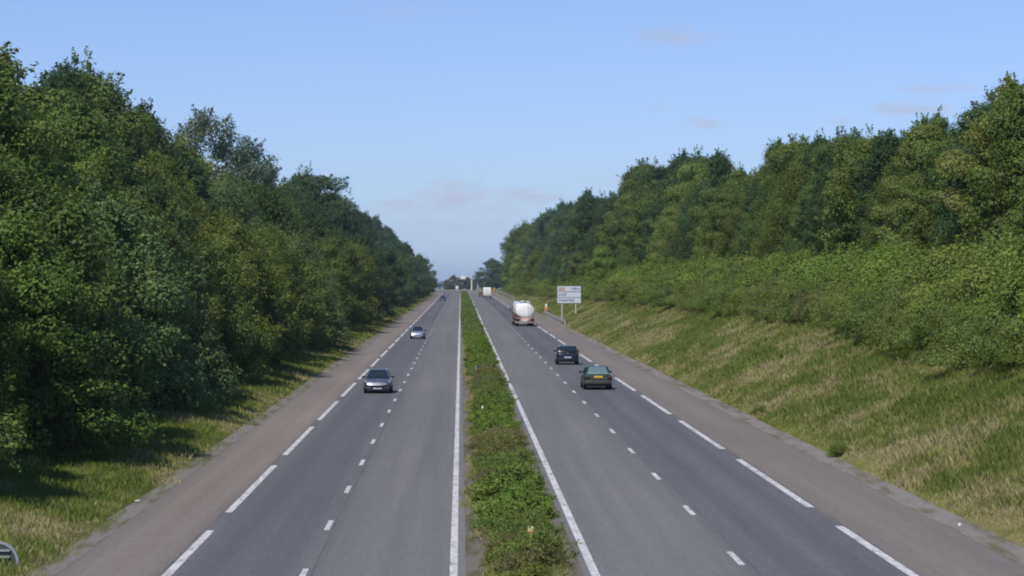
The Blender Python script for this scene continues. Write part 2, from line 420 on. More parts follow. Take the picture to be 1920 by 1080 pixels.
# ------------------------------------------------------------------ foliage meshes
def leaf_cloud(rng, cent, rad, per, leaf, aspect=.6, flat=.75, droop=0.0, up=.45, spray=.1, zmin=.08, shell=.55, jit=.42):
    "leaf quads scattered over the shells of many branch clumps"
    n = len(cent); idx = np.repeat(np.arange(n), per)
    m = len(idx)
    u = rng.standard_normal((m, 3)); u /= np.linalg.norm(u, axis=1)[:, None]
    r = rad[idx] * (shell + (1.08 - shell) * rng.random(m) ** .6)
    sp = rng.random(m) < spray
    r = np.where(sp, r * (1.05 + .5 * rng.random(m)), r)
    off = u * r[:, None]; off[:, 2] *= flat
    off[:, 2] -= droop * rad[idx] * rng.random(m) ** 1.5
    c = cent[idx] + off
    nr = u * 1.0 + rng.standard_normal((m, 3)) * jit; nr[:, 2] += up
    nr /= np.linalg.norm(nr, axis=1)[:, None]
    tmp = rng.standard_normal((m, 3))
    if droop: tmp[:, 2] -= 1.5
    t = np.cross(nr, tmp); t /= np.linalg.norm(t, axis=1)[:, None] + 1e-9
    if droop: t, b = np.cross(nr, t), t
    else: b = np.cross(nr, t)
    s = leaf * (.6 + .8 * rng.random(m)); L = (t * (s * .5)[:, None]); W = (b * (s * .5 * aspect)[:, None])
    keep = c[:, 2] > zmin
    ct = rng.random(n); chue = rng.random(n)
    tone = np.clip(.6 * ct[idx] + .4 * rng.random(m), 0, 1); hue = np.clip(.6 * chue[idx] + .4 * rng.random(m), 0, 1)
    c, L, W, tone, hue = c[keep], L[keep], W[keep], tone[keep], hue[keep]
    V = np.stack([c - L, c + W - L * .1, c + L, c - W - L * .1], 1).reshape(-1, 3)
    return V, tone, hue
def crown_centres(rng, n, z0, z1, rx, prof, lump=.25, inner=.4):
    h = rng.random(n); az = rng.random(n) * 2 * np.pi
    pr = np.array([prof(a) for a in h])
    k1, k2 = rng.random(2) * 6
    lob = 1 + lump * (.55 * np.sin(2 * az + k1 + 3 * h) + .45 * np.sin(3 * az + k2 - 5 * h) + .35 * np.sin(5 * az + k1 * 2 + 9 * h))
    rr = rx * pr * lob * (inner + (1 - inner) * np.sqrt(rng.random(n)))
    return np.stack([rr * np.cos(az), rr * np.sin(az), z0 + (z1 - z0) * h], 1)
DOME = lambda h: math.sqrt(max(0.02, 1 - (1.75 * h - .72) ** 2)) if h > .41 else .72 + .28 * h / .41
SPIRE = lambda h: max(.1, (1 - h ** 1.8) ** .75) * (.75 + .25 * min(1, h * 3.5))
EGG = lambda h: max(.12, (1 - h) ** .55 * (.55 + 1.0 * min(1, h * 3.0)))
TALL = lambda h: max(.1, math.sqrt(max(0.0, 1 - (2 * h - .85) ** 2 / 1.4)))
SKIRT = lambda h: max(.12, (1 - h ** 2.2) ** .6) * (.9 + .1 * min(1, h * 4))
def foliage_mesh(name, seed, nclump, z0, z1, rx, prof, rc, per, leaf, m, **kw):
    rng = np.random.default_rng(seed)
    lump = kw.pop('lump', .25); inner = kw.pop('inner', .4); sprig = kw.pop('sprig', 1.3)
    c = crown_centres(rng, nclump, z0, z1, rx, prof, lump, inner)
    rad = rc * (.45 + 1.0 * rng.random(nclump))
    per = (per * rad ** 2 / np.mean(rad ** 2)).astype(int) + 12
    V, tone, hue = leaf_cloud(rng, c, rad, per, leaf, **kw)
    if sprig:
        # twig ends that break the outline: short leafy shoots growing out of the outer clumps
        pick = rng.integers(0, nclump, int(nclump * sprig)); ci = c[pick]
        axis = ci - np.array([0, 0, z0 + (z1 - z0) * .35]); axis[:, 2] *= .55
        axis /= np.linalg.norm(axis, axis=1)[:, None] + 1e-6
        dr = axis + rng.standard_normal(ci.shape) * .45; dr[:, 2] += .25 - .5 * kw.get('droop', 0)
        dr /= np.linalg.norm(dr, axis=1)[:, None]
        ln = rc * (.4 + 1.05 * rng.random(len(pick))); st = ci + dr * (rad[pick] * .75)[:, None]
        k = 34; i2 = np.repeat(np.arange(len(pick)), k); t = rng.random(len(i2)) ** .8
        p = st[i2] + dr[i2] * (t * ln[i2])[:, None] + rng.standard_normal((len(i2), 3)) * (rc * .20 * (1.15 - t))[:, None]
        nr = rng.standard_normal(p.shape) * .6 + dr[i2] * .3; nr[:, 2] += .6; nr /= np.linalg.norm(nr, axis=1)[:, None]
        tt = np.cross(nr, rng.standard_normal(p.shape)); tt /= np.linalg.norm(tt, axis=1)[:, None] + 1e-6; bb = np.cross(nr, tt)
        sz = (leaf * (.6 + .7 * rng.random(len(i2))) * .5)[:, None]; asp = kw.get('aspect', .6)
        V2 = np.stack([p - tt * sz, p + bb * sz * asp, p + tt * sz, p - bb * sz * asp], 1)
        ok = p[:, 2] > .08; V2 = V2[ok].reshape(-1, 3)
        V = np.concatenate([V, V2]); ct = rng.random(len(pick))
        tone = np.concatenate([tone, (.25 + .6 * ct[i2] + .15 * rng.random(len(i2)))[ok]]); hue = np.concatenate([hue, rng.random(len(i2))[ok]])
    me = np_mesh(name, V, quads=np.arange(len(V)).reshape(-1, 4), attrs={'tone': tone, 'hue': hue})
    me.materials.append(m)
    return me, c
def trunk_mesh(name, seed, h, r, cents, m, nl=14):
    rs = random.Random(seed); mb = MB(); p = Vector((0, 0, -.4)); rr = r * 1.25; pts = [(p, rr)]
    for k in range(6):
        p = p + Vector((rs.uniform(-.12, .12), rs.uniform(-.12, .12), (h + .4) / 6)); pts.append((p, r * (1 - .14 * k)))
    rings = [[(q + Vector((cos(2 * pi * i / 8), sin(2 * pi * i / 8), 0)) * a) for i in range(8)] for q, a in pts]
    mb.loft(rings)
    cs = list(cents); rs.shuffle(cs)
    for c in cs[:nl]:
        c = Vector(c)
        k = min(5, max(1, int((c.z * .6) / (h + .01) * 6))); q, a = pts[k]
        mid = q.lerp(c, .55) + Vector((0, 0, .25)); rb = max(.03, a * .42)
        mb.tube(q, mid, rb, rb * .65, 6, False); mb.tube(mid, c, rb * .65, rb * .2, 5, False)
    me = bpy.data.meshes.new(name); me.from_pydata([tuple(v) for v in mb.v], [], mb.f); me.materials.append(m)
    me.polygons.foreach_set('use_smooth', [True] * len(me.polygons))
    return me

KINDS = {}
def kind(key, obj_name, ht, trunk_h, trunk_r, variants, bark, crownkw):
    KINDS[key] = dict(name=obj_name, h=ht, var=[])
    for sd in variants:
        kw = dict(crownkw); me, c = foliage_mesh(key + '_crown', sd, m=LEAF, **kw)
        KINDS[key]['var'].append((me, trunk_mesh(key + '_trunk', sd, trunk_h, trunk_r, c, bark)))
# heights are those of the unscaled tree
kind('oak', 'broadleaf_tree', 14.0, 9.0, .28, (1, 2, 3), BARK, dict(nclump=150, z0=1.6, z1=13.4, rx=3.9, prof=DOME, rc=.92, per=360, leaf=.2, spray=.16, flat=.62, up=.5, shell=.78, lump=.5, inner=.55))
kind('beech', 'broadleaf_tree', 15.0, 11.0, .25, (4, 5, 6), BARK, dict(nclump=150, z0=1.0, z1=14.6, rx=3.3, prof=SPIRE, rc=.82, per=340, leaf=.19, spray=.2, flat=.66, up=.5, shell=.78, lump=.5, inner=.5))
kind('birch', 'birch_tree', 12.0, 9.5, .13, (7, 8, 9), BIRCH_BARK, dict(nclump=150, z0=.8, z1=11.2, rx=2.8, prof=EGG, rc=.7, per=400, leaf=.135, aspect=.55, droop=1.3, spray=.2, up=.1, lump=.3))
kind('thicket', 'bushy_tree', 8.0, 5.0, .12, (10, 11, 12), BARK, dict(nclump=125, z0=.3, z1=7.6, rx=2.9, prof=SKIRT, rc=.7, per=420, leaf=.145, spray=.2, lump=.42, flat=.65, up=.5, shell=.7, inner=.45))
kind('ash', 'open_crowned_tree', 15.0, 11.0, .2, (13,), BARK, dict(nclump=62, z0=6.0, z1=14.4, rx=4.2, prof=DOME, rc=.8, per=200, leaf=.2, spray=.3, lump=.4, inner=.15))
print('tree faces', sum(len(v[0].polygons) for k in KINDS.values() for v in k['var']))

ONES = 'first second third fourth fifth sixth seventh eighth ninth'.split()
TEENS = 'tenth eleventh twelfth thirteenth fourteenth fifteenth sixteenth seventeenth eighteenth nineteenth'.split()
TENS = ['', '', 'twent', 'thirt', 'fort', 'fift', 'sixt', 'sevent', 'eight', 'ninet']
def ordinal(n):
    if n < 10: return ONES[n - 1]
    if n < 20: return TEENS[n - 10]
    if n > 99: return 'hundred-and-' + ordinal(n - 100) if n > 100 else 'hundredth'
    t, o_ = divmod(n, 10)
    return TENS[t] + ('ieth' if o_ == 0 else 'y-' + ONES[o_ - 1])

# leaf colours (albedo)
PAL = {
    'mid green': (.116, .162, .034), 'dark green': (.060, .100, .030), 'olive green': (.142, .176, .036), 'yellowish green': (.190, .222, .045),
    'fresh green': (.165, .218, .036), 'grey-green': (.122, .168, .056), 'bluish green': (.074, .122, .052), 'pale grey': (.115, .145, .078),
    'brownish green': (.150, .148, .052), 'bright green': (.172, .235, .038)}
def jitter(c, j=.14):
    k = 1 + rnd.uniform(-j, j)
    return (c[0] * k * (1 + rnd.uniform(-.08, .08)), c[1] * k, c[2] * k * (1 + rnd.uniform(-.12, .12)), 1)
def plant_tree(key, x, y, height, colname, label, group, name=None, wide=1.0, bark_col=None):
    K = KINDS[key]; cm, tm = rnd.choice(K['var'])
    r = empty(name or K['name'], (x, y, gz(x, y) - .05), rnd.uniform(0, 6.28))
    s = height / K['h']; sw = s * wide * rnd.uniform(.92, 1.1)
    r.scale = (sw, sw, s)
    c = bpy.data.objects.new('crown', cm); col.objects.link(c); c.parent = r; c.color = jitter(PAL[colname])
    t = bpy.data.objects.new('trunk', tm); col.objects.link(t); t.parent = r
    tag(r, label, 'tree', group); return r

def depths(segs):
    out = []
    for a, b, s in segs:
        y = a
        while y < b: out.append(y + rnd.uniform(-.28, .28) * s); y += s
    return out
def lerp(d, a, b, va, vb): t = min(1, max(0, (d - a) / (b - a))); return va + (vb - va) * t
LOOK = {'birch': 'airy drooping', 'oak': 'broad rounded', 'beech': 'tall dense', 'thicket': 'low bushy', 'ash': 'thin open'}
NOUN = {'birch': 'birch', 'oak': 'tree', 'beech': 'tree', 'thicket': 'small tree', 'ash': 'tree'}
def in_frame(x, d, r): return -864 < (x + r) * F_PX / d and (x - r) * F_PX / d < 1056
def wood_row(segs, xf, hf, choice, rowname, group, farname, skip=(), wide=1.0):
    k = 0
    for d in depths(segs):
        x = xf(d) + rnd.uniform(-1, 1) * .9
        if any(a < d < b for a, b in skip): continue
        key, cn = choice(d); inside = in_frame(x, d, 2.5); k += inside
        if not inside: lab = f"tree at the edge of view, near end of {rowname}"
        elif d < 470: lab = f"{LOOK[key]} {cn} {NOUN[key]}, {ordinal(k)} from near end of {rowname}"
        else: lab = farname
        g = group if d < 470 else group + ', far end'
        plant_tree(key, x, d, hf(d) * rnd.uniform(.86, 1.12), cn, lab, g, wide=wide)
W = lambda *o: rnd.choices([a for a, _ in o], [b for _, b in o])[0]
# left wood
wood_row([(80, 250, 6.0), (250, 470, 10), (470, 1022, 24)], lambda d: lerp(d, 200, 900, -16.8, -14.8), lambda d: lerp(d, 90, 900, 9.0, 12.5),
    lambda d: (W(('birch', 5), ('thicket', 5)), W(('mid green', 4), ('grey-green', 3), ('olive green', 4))) if d < 400 else (W(('thicket', 4), ('beech', 4), ('birch', 2)), W(('dark green', 3), ('bluish green', 4), ('mid green', 3))),
    'the left wood front row', 'front row of the left wood', 'tree packed among the others at the far end of the left front row')
wood_row([(84, 250, 8), (250, 470, 12), (470, 1015, 24)], lambda d: lerp(d, 200, 900, -21.5, -19), lambda d: lerp(d, 90, 800, 13.0, 15.0),
    lambda d: (W(('oak', 4), ('beech', 3), ('birch', 4)), W(('mid green', 5), ('dark green', 3), ('grey-green', 2), ('olive green', 2))) if d < 400 else (W(('oak', 1), ('beech', 2)), W(('dark green', 3), ('bluish green', 4))),
    'the left wood middle row', 'middle row of the left wood', 'tree packed among the others at the far end of the left middle row')
wood_row([(110, 250, 10), (250, 470, 14), (470, 1010, 26)], lambda d: lerp(d, 200, 900, -28, -24), lambda d: 16.4 if d < 180 else lerp(d, 200, 255, 18.0, 18.6) if d < 258 else 16.2 if d < 425 else 19.0,
    lambda d: (W(('oak', 5), ('beech', 4)), W(('mid green', 4), ('dark green', 5), ('olive green', 3))) if d < 400 else (W(('oak', 1), ('beech', 1)), W(('dark green', 4), ('bluish green', 3))),
    'the left wood back row', 'back row of the left wood', 'tree packed among the others at the far end of the left back row', skip=[(280, 345)])
# skyline trees that stand out
plant_tree('ash', -28.0, 300, 22.0, 'pale grey', 'thin grey see-through tree poking above the left wood against the sky', 'back row of the left wood', wide=1.1)
plant_tree('ash', -26.5, 330, 20.5, 'pale grey', 'smaller thin grey tree just beyond the see-through one above the left wood', 'back row of the left wood', wide=1.0)
plant_tree('oak', -24.5, 450, 22.5, 'dark green', 'big very dark tree forming the shoulder of the left wood skyline', 'back row of the left wood', wide=.95)
plant_tree('oak', -22.5, 480, 19.5, 'dark green', 'big very dark tree just behind the dark shoulder of the left skyline', 'back row of the left wood', wide=.95)
# right wood
def rx1(d): return lerp(d, 120, 950, 32.0, 21.5)
wood_row([(105, 300, 7.5), (300, 470, 11), (470, 985, 22)], rx1, lambda d: 10.4 if d < 300 else lerp(d, 300, 720, 11.5, 19.0),
    lambda d: (W(('oak', 5), ('beech', 4), ('birch', 1)), W(('mid green', 5), ('olive green', 4), ('yellowish green', 2), ('dark green', 4))) if d < 500 else (W(('oak', 1), ('beech', 2)), W(('mid green', 3), ('bluish green', 3), ('olive green', 2))),
    'the right wood front row', 'front row of the right wood', 'tree packed among the others at the far end of the right front row')
wood_row([(118, 300, 9), (300, 470, 13), (470, 995, 24)], lambda d: rx1(d) + 5.5, lambda d: lerp(d, 120, 230, 12.8, 11.6) if d < 230 else lerp(d, 230, 430, 11.8, 18.0) if d < 430 else lerp(d, 430, 750, 18.0, 20.0),
    lambda d: (W(('oak', 5), ('beech', 5)), W(('mid green', 4), ('dark green', 4), ('olive green', 2))) if d < 500 else (W(('oak', 1), ('beech', 2)), W(('dark green', 3), ('bluish green', 3))),
    'the right wood back row', 'back row of the right wood', 'tree packed among the others at the far end of the right back row')
wood_row([(475, 990, 19)], lambda d: bush_x(d) + 2.2, lambda d: lerp(d, 475, 800, 6.5, 12.0),
    lambda d: (W(('thicket', 4), ('birch', 3), ('beech', 3)), W(('mid green', 3), ('bluish green', 3), ('olive green', 3), ('fresh green', 1))),
    'the far right edge', 'small trees at the edge of the right wood', 'small tree crowding the far edge of the right wood down to the grass')
plant_tree('oak', 31.5, 152, 11.0, 'yellowish green', 'yellow-green rounded tree with clumped leaves highest above the bushes at the right', 'front row of the right wood', wide=1.0)
plant_tree('beech', 24.5, 520, 18.5, 'dark green', 'dark tree standing out of the right skyline where the wood gets darker', 'front row of the right wood', wide=1.0)
plant_tree('oak', 22.0, 985, 19.5, 'dark green', 'tall dark tree closing the far end of the right wood', 'front row of the right wood', wide=.9)
plant_tree('thicket', 21.5, 408, 7.5, 'bright green', 'bright green bushy tree just behind the large white road sign', 'front row of the right wood', wide=.95)
# trees past the crest
plant_tree('oak', 14.6, 1215, 14.5, 'bluish green', 'large round dark tree alone past the end of the right wood', 'trees past the crest', wide=1.6)
plant_tree('oak', 19.5, 1260, 12.5, 'bluish green', 'second round dark tree half hidden behind the lone dark one', 'trees past the crest', wide=1.2)
for k, (px, h, w_) in enumerate([(838, 7.0, 1.2), (850, 9.5, 1.1), (864, 8.6, 1.3), (877, 8.4, 1.2), (889, 7.2, 1.2)]):
    x = (px - 864) * 1560 / F_PX
    plant_tree('oak', x, 1560 + 6 * (k % 2), h, 'brownish green', ['leftmost and lowest of the five brownish trees on the horizon', 'highest of the five brownish trees on the horizon behind the gantry', 'middle one of the five brownish trees on the horizon behind the gantry', 'brownish horizon tree directly behind the gantry mast', 'rightmost of the five brownish horizon trees beside the large dark tree'][k], 'brownish trees on the horizon', wide=w_ * .8)
def far_wood():
    rng = np.random.default_rng(77); V = []; T = []; H = []
    n = 46; x = -60 + 150 * rng.random(n); y = 3000 + 120 * rng.random(n)
    c = np.stack([x - 20, y, zb(3000) + 2.5 + 5.5 * rng.random(n)], 1); rad = 2.2 + 2.2 * rng.random(n)
    v, t, h = leaf_cloud(rng, c, rad, 160, 1.1, zmin=0)
    me = np_mesh('far_wood', v, quads=np.arange(len(v)).reshape(-1, 4), attrs={'tone': t, 'hue': h}); me.materials.append(LEAF)
    o = bpy.data.objects.new('far_wood', me); col.objects.link(o); o.color = (.055, .085, .045, 1)
    tag(o, 'hazy line of far-off trees beyond the fields', 'woodland', kind='stuff')
far_wood()

# ------------------------------------------------------------------ shrubs
def shrub_kind(key, variants, **kw):
    out = []
    for sd in variants:
        out.append(foliage_mesh(key, sd, **kw)[0])
    return out
SH_LEAFY = shrub_kind('leafy_shrub', (31, 32, 33, 34), nclump=62, z0=.15, z1=3.2, rx=1.9, prof=SKIRT, rc=.62, per=330, leaf=.14, m=LEAF, spray=.25, lump=.45, flat=.7, up=.55, shell=.7)
SH_LOW = shrub_kind('low_bush', (41, 42, 43, 44), nclump=60, z0=.1, z1=1.8, rx=1.5, prof=SKIRT, rc=.42, per=260, leaf=.085, aspect=.5, m=LEAF_DRY, spray=.3, up=.3, lump=.4)
SH_MED = shrub_kind('median_bush', (51, 52, 53, 54), nclump=70, z0=.08, z1=.8, rx=.95, prof=SKIRT, rc=.24, per=210, leaf=.085, m=LEAF, spray=.2, lump=.3)
SH_MEDB = shrub_kind('median_scrub', (61, 62, 63), nclump=70, z0=.05, z1=.66, rx=.98, prof=SKIRT, rc=.23, per=200, leaf=.07, aspect=.4, m=LEAF_DRY, spray=.4, up=.2, lump=.4)
def shrub(name, meshes, x, y, sx, sz, colname, label, cat, group, j=.14):
    o = bpy.data.objects.new(name, rnd.choice(meshes)); col.objects.link(o)
    o.location = (x, y, gz(x, y) - .03); o.rotation_euler = (0, 0, rnd.uniform(0, 6.28))
    o.scale = (sx * rnd.uniform(.88, 1.15), sx * rnd.uniform(.88, 1.15), sz * rnd.uniform(.8, 1.2)); o.color = jitter(PAL[colname], j)
    tag(o, label, cat, group); return o
def shrub_row(name, meshes, segs, xf, sx, sz, choice, noun, rowname, group, far):
    k = 0
    for d in depths(segs):
        cn = choice(d); inside = in_frame(xf(d), d, 1.2); k += inside
        if not inside: lab = f'{noun} at the edge of view, near end of {rowname}'
        else: lab = f"{cn} {noun}, {ordinal(k)} from the near end of {rowname}" if d < 300 else far
        big = 1.0 if d < 260 else (1.35 if d < 520 else 1.9)
        shrub(name, meshes, xf(d) + rnd.uniform(-.7, .7), d, sx * big, sz(d), cn, lab, 'bush', group if d < 300 else group + ', far end')
shrub_row('low_bush', SH_LOW, [(84, 260, 3.0), (260, 520, 7), (520, 900, 16)], lambda d: bush_x(d) + .9, 1.1, lambda d: 1.05,
    lambda d: W(('olive green', 4), ('mid green', 4), ('brownish green', 1), ('fresh green', 2)), 'scrubby bush', 'the low row above the bank', 'low scrub row above the grassy bank', 'scrubby bush running into its neighbours far along the low row')
shrub_row('leafy_shrub', SH_LEAFY, [(88, 260, 3.6), (260, 520, 8), (520, 900, 18)], lambda d: bush_x(d) + 3.3, 1.1, lambda d: .92,
    lambda d: W(('bright green', 4), ('fresh green', 5), ('olive green', 1)), 'leafy shrub', 'the row behind the low scrub', 'leafy shrubs behind the low scrub', 'leafy shrub running into its neighbours far along the shrub row')
shrub_row('leafy_shrub', SH_LEAFY, [(96, 260, 4.6), (260, 520, 10), (520, 900, 20)], lambda d: bush_x(d) + 6.2, 1.1, lambda d: .84,
    lambda d: W(('bright green', 5), ('fresh green', 4)), 'taller shrub', 'the row at the wood edge', 'taller shrubs at the edge of the right wood', 'taller shrub running into its neighbours far along the wood edge')

# central reservation
k = 0
for d in depths([(60, 300, 1.75)]):
    green = 73 < d < 88 or 113 < d < 145 or 186 < d
    k += 1; x = (1.62 if d < 140 or d > 185 else 1.85) + rnd.uniform(-.22, .22)
    if green: o = shrub('median_bush', SH_MED, x, d, rnd.uniform(.66, .98), rnd.uniform(.6, 1.05), 'bright green', f'bright green bush in the median strip, {ordinal(k)} plant from the near end', 'bush', 'plants in the median strip')
    else: o = shrub('median_bush', SH_MEDB, x, d, rnd.uniform(.65, 1.05), rnd.uniform(.5, 1.0), W(('brownish green', 6), ('olive green', 5), ('mid green', 1)), f'scraggy brownish bush in the median strip, {ordinal(k)} plant from the near end', 'bush', 'plants in the median strip')
    o.location.z = zb(d) + .2
def median_rest():
    rng = np.random.default_rng(5); n = 900
    y = 298 + (1075 - 298) * rng.random(n); x = .55 + 1.8 * rng.random(n) + np.array([xo(a) for a in y])
    c = np.stack([x, y, np.array([zb(a) for a in y]) + .3 + .35 * rng.random(n)], 1); rad = .4 + .4 * rng.random(n)
    v, t, h = leaf_cloud(rng, c, rad, 90, .2, zmin=-9)
    me = np_mesh('median_planting', v, quads=np.arange(len(v)).reshape(-1, 4), attrs={'tone': t, 'hue': h}); me.materials.append(LEAF)
    o = bpy.data.objects.new('median_planting', me); col.objects.link(o); o.color = (.125, .17, .035, 1)
    tag(o, 'green planting filling the median strip towards the crest', 'shrubbery', kind='stuff')
median_rest()
# a few odd tufts at the kerb of the right bank
for d, x in ((126.5, 14.1), (98.5, 13.85)):
    shrub('roadside_tuft', SH_LOW, x, d, .30, .24, 'olive green', {126.5: 'green weed clump at the edge of the right shoulder, farther one', 98.5: 'green weed clump spilling onto the right shoulder, nearer one'}[d], 'weed', 'weed clumps beside the right shoulder')

# ------------------------------------------------------------------ cars
def paint(name, c, metal=.4, rough=.32): return solid(name, c, rough, metal, 1.0, .5)
def car(name, label, loc, rz, P):
    L, Wd, H = P['L'], P['W'], P['H']; hw = Wd / 2
    root = empty(name, loc, rz); tag(root, label, 'car', 'cars on the dual carriageway')
    bp = P['paint']
    # body: sections from rear to front
    st = P['sections']
    mb = MB(); rings = []
    for y, z0, z1, w in st:
        a = hw * w
        half = [(.0, z0), (.80 * a, z0), (.95 * a, z0 + .06), (a, z0 + (z1 - z0) * .40), (.985 * a, z0 + (z1 - z0) * .66), (.93 * a, z1 - .055), (.80 * a, z1 - .008), (.4 * a, z1 + .012), (0, z1 + .018)]
        ring = [(x, y, z) for x, z in half] + [(-x, y, z) for x, z in half[-2:0:-1]]
        rings.append(ring)
    mb.loft(rings); body = mb.build('body', bp, root, True)
    # cabin
    b, t = P['cab_bottom'], P['cab_top']   # (rear y, front y, half width factor, z)
    def corners(q): return [(-hw * q[2], q[0], q[3]), (hw * q[2], q[0], q[3]), (hw * q[2], q[1], q[3]), (-hw * q[2], q[1], q[3])]
    cb, ct = corners(b), corners(t)
    mid = ct
    cabin = MB().loft([cb, [tuple(Vector(p).lerp(Vector(q), .55) + Vector((.022 * hw * (1 if p[0] > 0 else -1), .03 if p[1] > 0 else -.03, 0))) for p, q in zip(cb, ct)], ct]).build('roof', bp, root, True, .075, 3)
    def pane(nm, bl, br, tr, tl, u0, u1, v0, v1, m, th=.006, parent=root):
        bl, br, tr, tl = map(Vector, (bl, br, tr, tl))
        P_ = lambda u, v: (bl.lerp(br, u)).lerp(tl.lerp(tr, u), v)
        n = (br - bl).cross(tl - bl).normalized()
        pts = [P_(u, v) + n * .03 for u, v in ((u0, v0), (u1, v0), (u1 * .5 + u0 * .5 + (u1 - u0) * .48, v1), (u0 * .5 + u1 * .5 - (u1 - u0) * .48, v1))]
        return MB().slab(pts, n, th).build(nm, m, parent)
    pane('windscreen', cb[2], cb[3], mid[3], mid[2], .06, .94, .03, .90, GLASS)
    pane('rear_window', cb[0], cb[1], mid[1], mid[0], .09, .91, .16, .88, P.get('rear_glass', GLASS))
    for s in (0, 1):
        A, B_ = (cb[3], cb[0]) if s == 0 else (cb[1], cb[2]); C_, D_ = (mid[0], mid[3]) if s == 0 else (mid[2], mid[1])
        for u0, u1 in ((.10, .48), (.52, .90)): pane('side_window', A, B_, C_, D_, u0, u1, .10, .86, GLASS)
    # wheels
    for sx in (-1, 1):
        for wy in P['axles']:
            r = .30; cx = sx * (hw - .10)
            w = MB().lathe_x([(-.09, r * .6), (-.095, r * .92), (-.07, r), (.07, r), (.095, r * .92), (.09, r * .6)], (cx, wy, r)).build('wheel', TYRE, root, True)
            MB().lathe_x([(-.02, .19), (.0, .19), (.012, .06), (.02, .03)] if sx > 0 else [(-.02, .03), (-.012, .06), (0, .19), (.02, .19)], (cx + sx * .088, wy, r), 16).build('rim', RIM, w, True)
            MB().lathe_x([(-.012, r + .07), (.004, r + .07)], (sx * (hw * .985), wy, r + .02), 24).build('wheel_arch', BLACK_TRIM, root)
    yf, yr = L / 2, -L / 2
    # front
    for s in (-1, 1):
        hl = MB().loft([[(s * hw * .50, yf - .13, .56), (s * hw * .86, yf - .26, .60), (s * hw * .88, yf - .42, .76), (s * hw * .62, yf - .30, .715)],
                        [(s * hw * .50, yf - .06, .56), (s * hw * .88, yf - .20, .60), (s * hw * .91, yf - .40, .775), (s * hw * .62, yf - .24, .735)]]).build('headlight', LENS, root, True, .012, 1)
        mr = MB().box((s * (hw + .045), P['cab_bottom'][1] - .28, .97), (.2, .12, .13)).build('mirror', P.get('mirror', BLACK_TRIM), root, True, .03)
    gp = [(-.43, .60, -.13), (-.40, .55, -.10), (-.2, .49, .0), (0, .475, .03), (.2, .49, .0), (.40, .55, -.10), (.43, .60, -.13), (.40, .43, -.08), (.2, .385, .02), (0, .375, .05), (-.2, .385, .02), (-.40, .43, -.08)]
    gp = gp[0:6] + [gp[6]] + gp[7:]
    MB().loft([[(a * Wd, yf + c - .06, b) for a, b, c in gp], [(a * Wd, yf + c + .055, b) for a, b, c in gp]]).build('grille', BLACK_TRIM, root)
    MB().box((0, yf + .05, .31), (.50, .03, .075)).build('licence_plate', PLATE_WHITE, root, False, .004, 1)
    MB().box((0, yf - .03, .21), (Wd * .74, .14, .08)).build('front_bumper', BLACK_TRIM, root, True, .02)
    for s in (-1, 1): MB().box((s * .17, yf - .16, .665), (.13, .06, .035)).build('air_intake', BLACK_TRIM, root, True, .01, 1)
    # rear
    RB = P['rear']
    MB().box((0, yr + .03, RB['bumper_z']), (Wd * .94, .16, RB['bumper_h'])).build('rear_bumper', RB['bumper_mat'], root, True, .04)
    MB().box((0, yr + .10, .24), (Wd * .8, .12, .1)).build('rear_valance', BLACK_TRIM, root, True, .02)
    for s in (-1, 1):
        MB().box((s * hw * RB['light_x'], yr + RB['light_y'], RB['light_z']), (RB['light_w'], .10, RB['light_h'])).build('taillight', RED_LENS, root, True, .02)
    MB().box((0, yr + RB['plate_y'], RB['plate_z']), (.52, .03, .115)).build('licence_plate', RB['plate_mat'], root, False, .004, 1)
    if RB.get('badge'):
        z = RB['badge']
        MB().slab([(0, yr + .05, z - .075), (.05, yr + .05, z), (0, yr + .05, z + .075), (-.05, yr + .05, z)], (0, -1, 0), .03).build('badge', CHROME, root)
        MB().box((-.36, yr + .03, z - .19), (.09, .03, .05)).build('badge', CHROME, root)
    if RB.get('strip'):
        MB().box((0, yr + .02, RB['strip']), (Wd * .8, .04, .07)).build('boot_strip', RB['strip_mat'], root, True, .01)
    if RB.get('glint_lip'):
        MB().loft([[(-hw * .80, yr + .10, .905), (hw * .80, yr + .10, .905), (hw * .80, yr + .40, .935), (-hw * .80, yr + .40, .935)], [(-hw * .78, yr + .09, .945), (hw * .78, yr + .09, .945), (hw * .78, yr + .38, .985), (-hw * .78, yr + .38, .985)]]).build('glint_lip', RB['glint_lip'], root, True, .015)  # lip added under the rear window to carry a bright reflection band
    if RB.get('wiper'):
        MB().box((.1, yr + .14, P['cab_bottom'][3] + .10), (.42, .02, .02)).build('wiper', BLACK_TRIM, root)
    return root
def hatch_sections(L, belt=.92, hood=.80):
    y = L / 2
    return [(-y, .36, .78, .84), (-y + .05, .27, .88, .92), (-y + .25, .22, belt + .02, .985), (-y + .8, .20, belt + .01, 1.0), (0, .19, belt, 1.0), (y - 1.15, .19, belt - .01, .995),
            (y - .80, .20, hood + .06, .98), (y - .40, .21, hood - .02, .95), (y - .20, .22, .72, .90), (y - .11, .23, .60, .84), (y - .035, .25, .47, .77), (y, .28, .40, .70)]
def boot_sections(L, belt=.90, hood=.82):
    y = L / 2
    return [(-y, .34, .80, .90), (-y + .04, .27, .88, .95), (-y + .2, .24, .90, .985), (-y + .8, .20, .91, 1.0), (0, .19, belt, 1.0), (y - 1.2, .19, belt, .995),
            (y - .8, .20, hood + .04, .985), (y - .3, .21, hood - .04, .96), (y - .06, .23, .70, .92), (y, .28, .60, .88)]
STD_REAR = dict(bumper_z=.42, bumper_h=.26, bumper_mat=BLACK_TRIM, light_x=.86, light_y=.10, light_z=.78, light_w=.17, light_h=.30, plate_y=.03, plate_z=.66, plate_mat=PLATE_WHITE)
SILVER = paint('silver_paint', (.20, .21, .245), .72, .3)
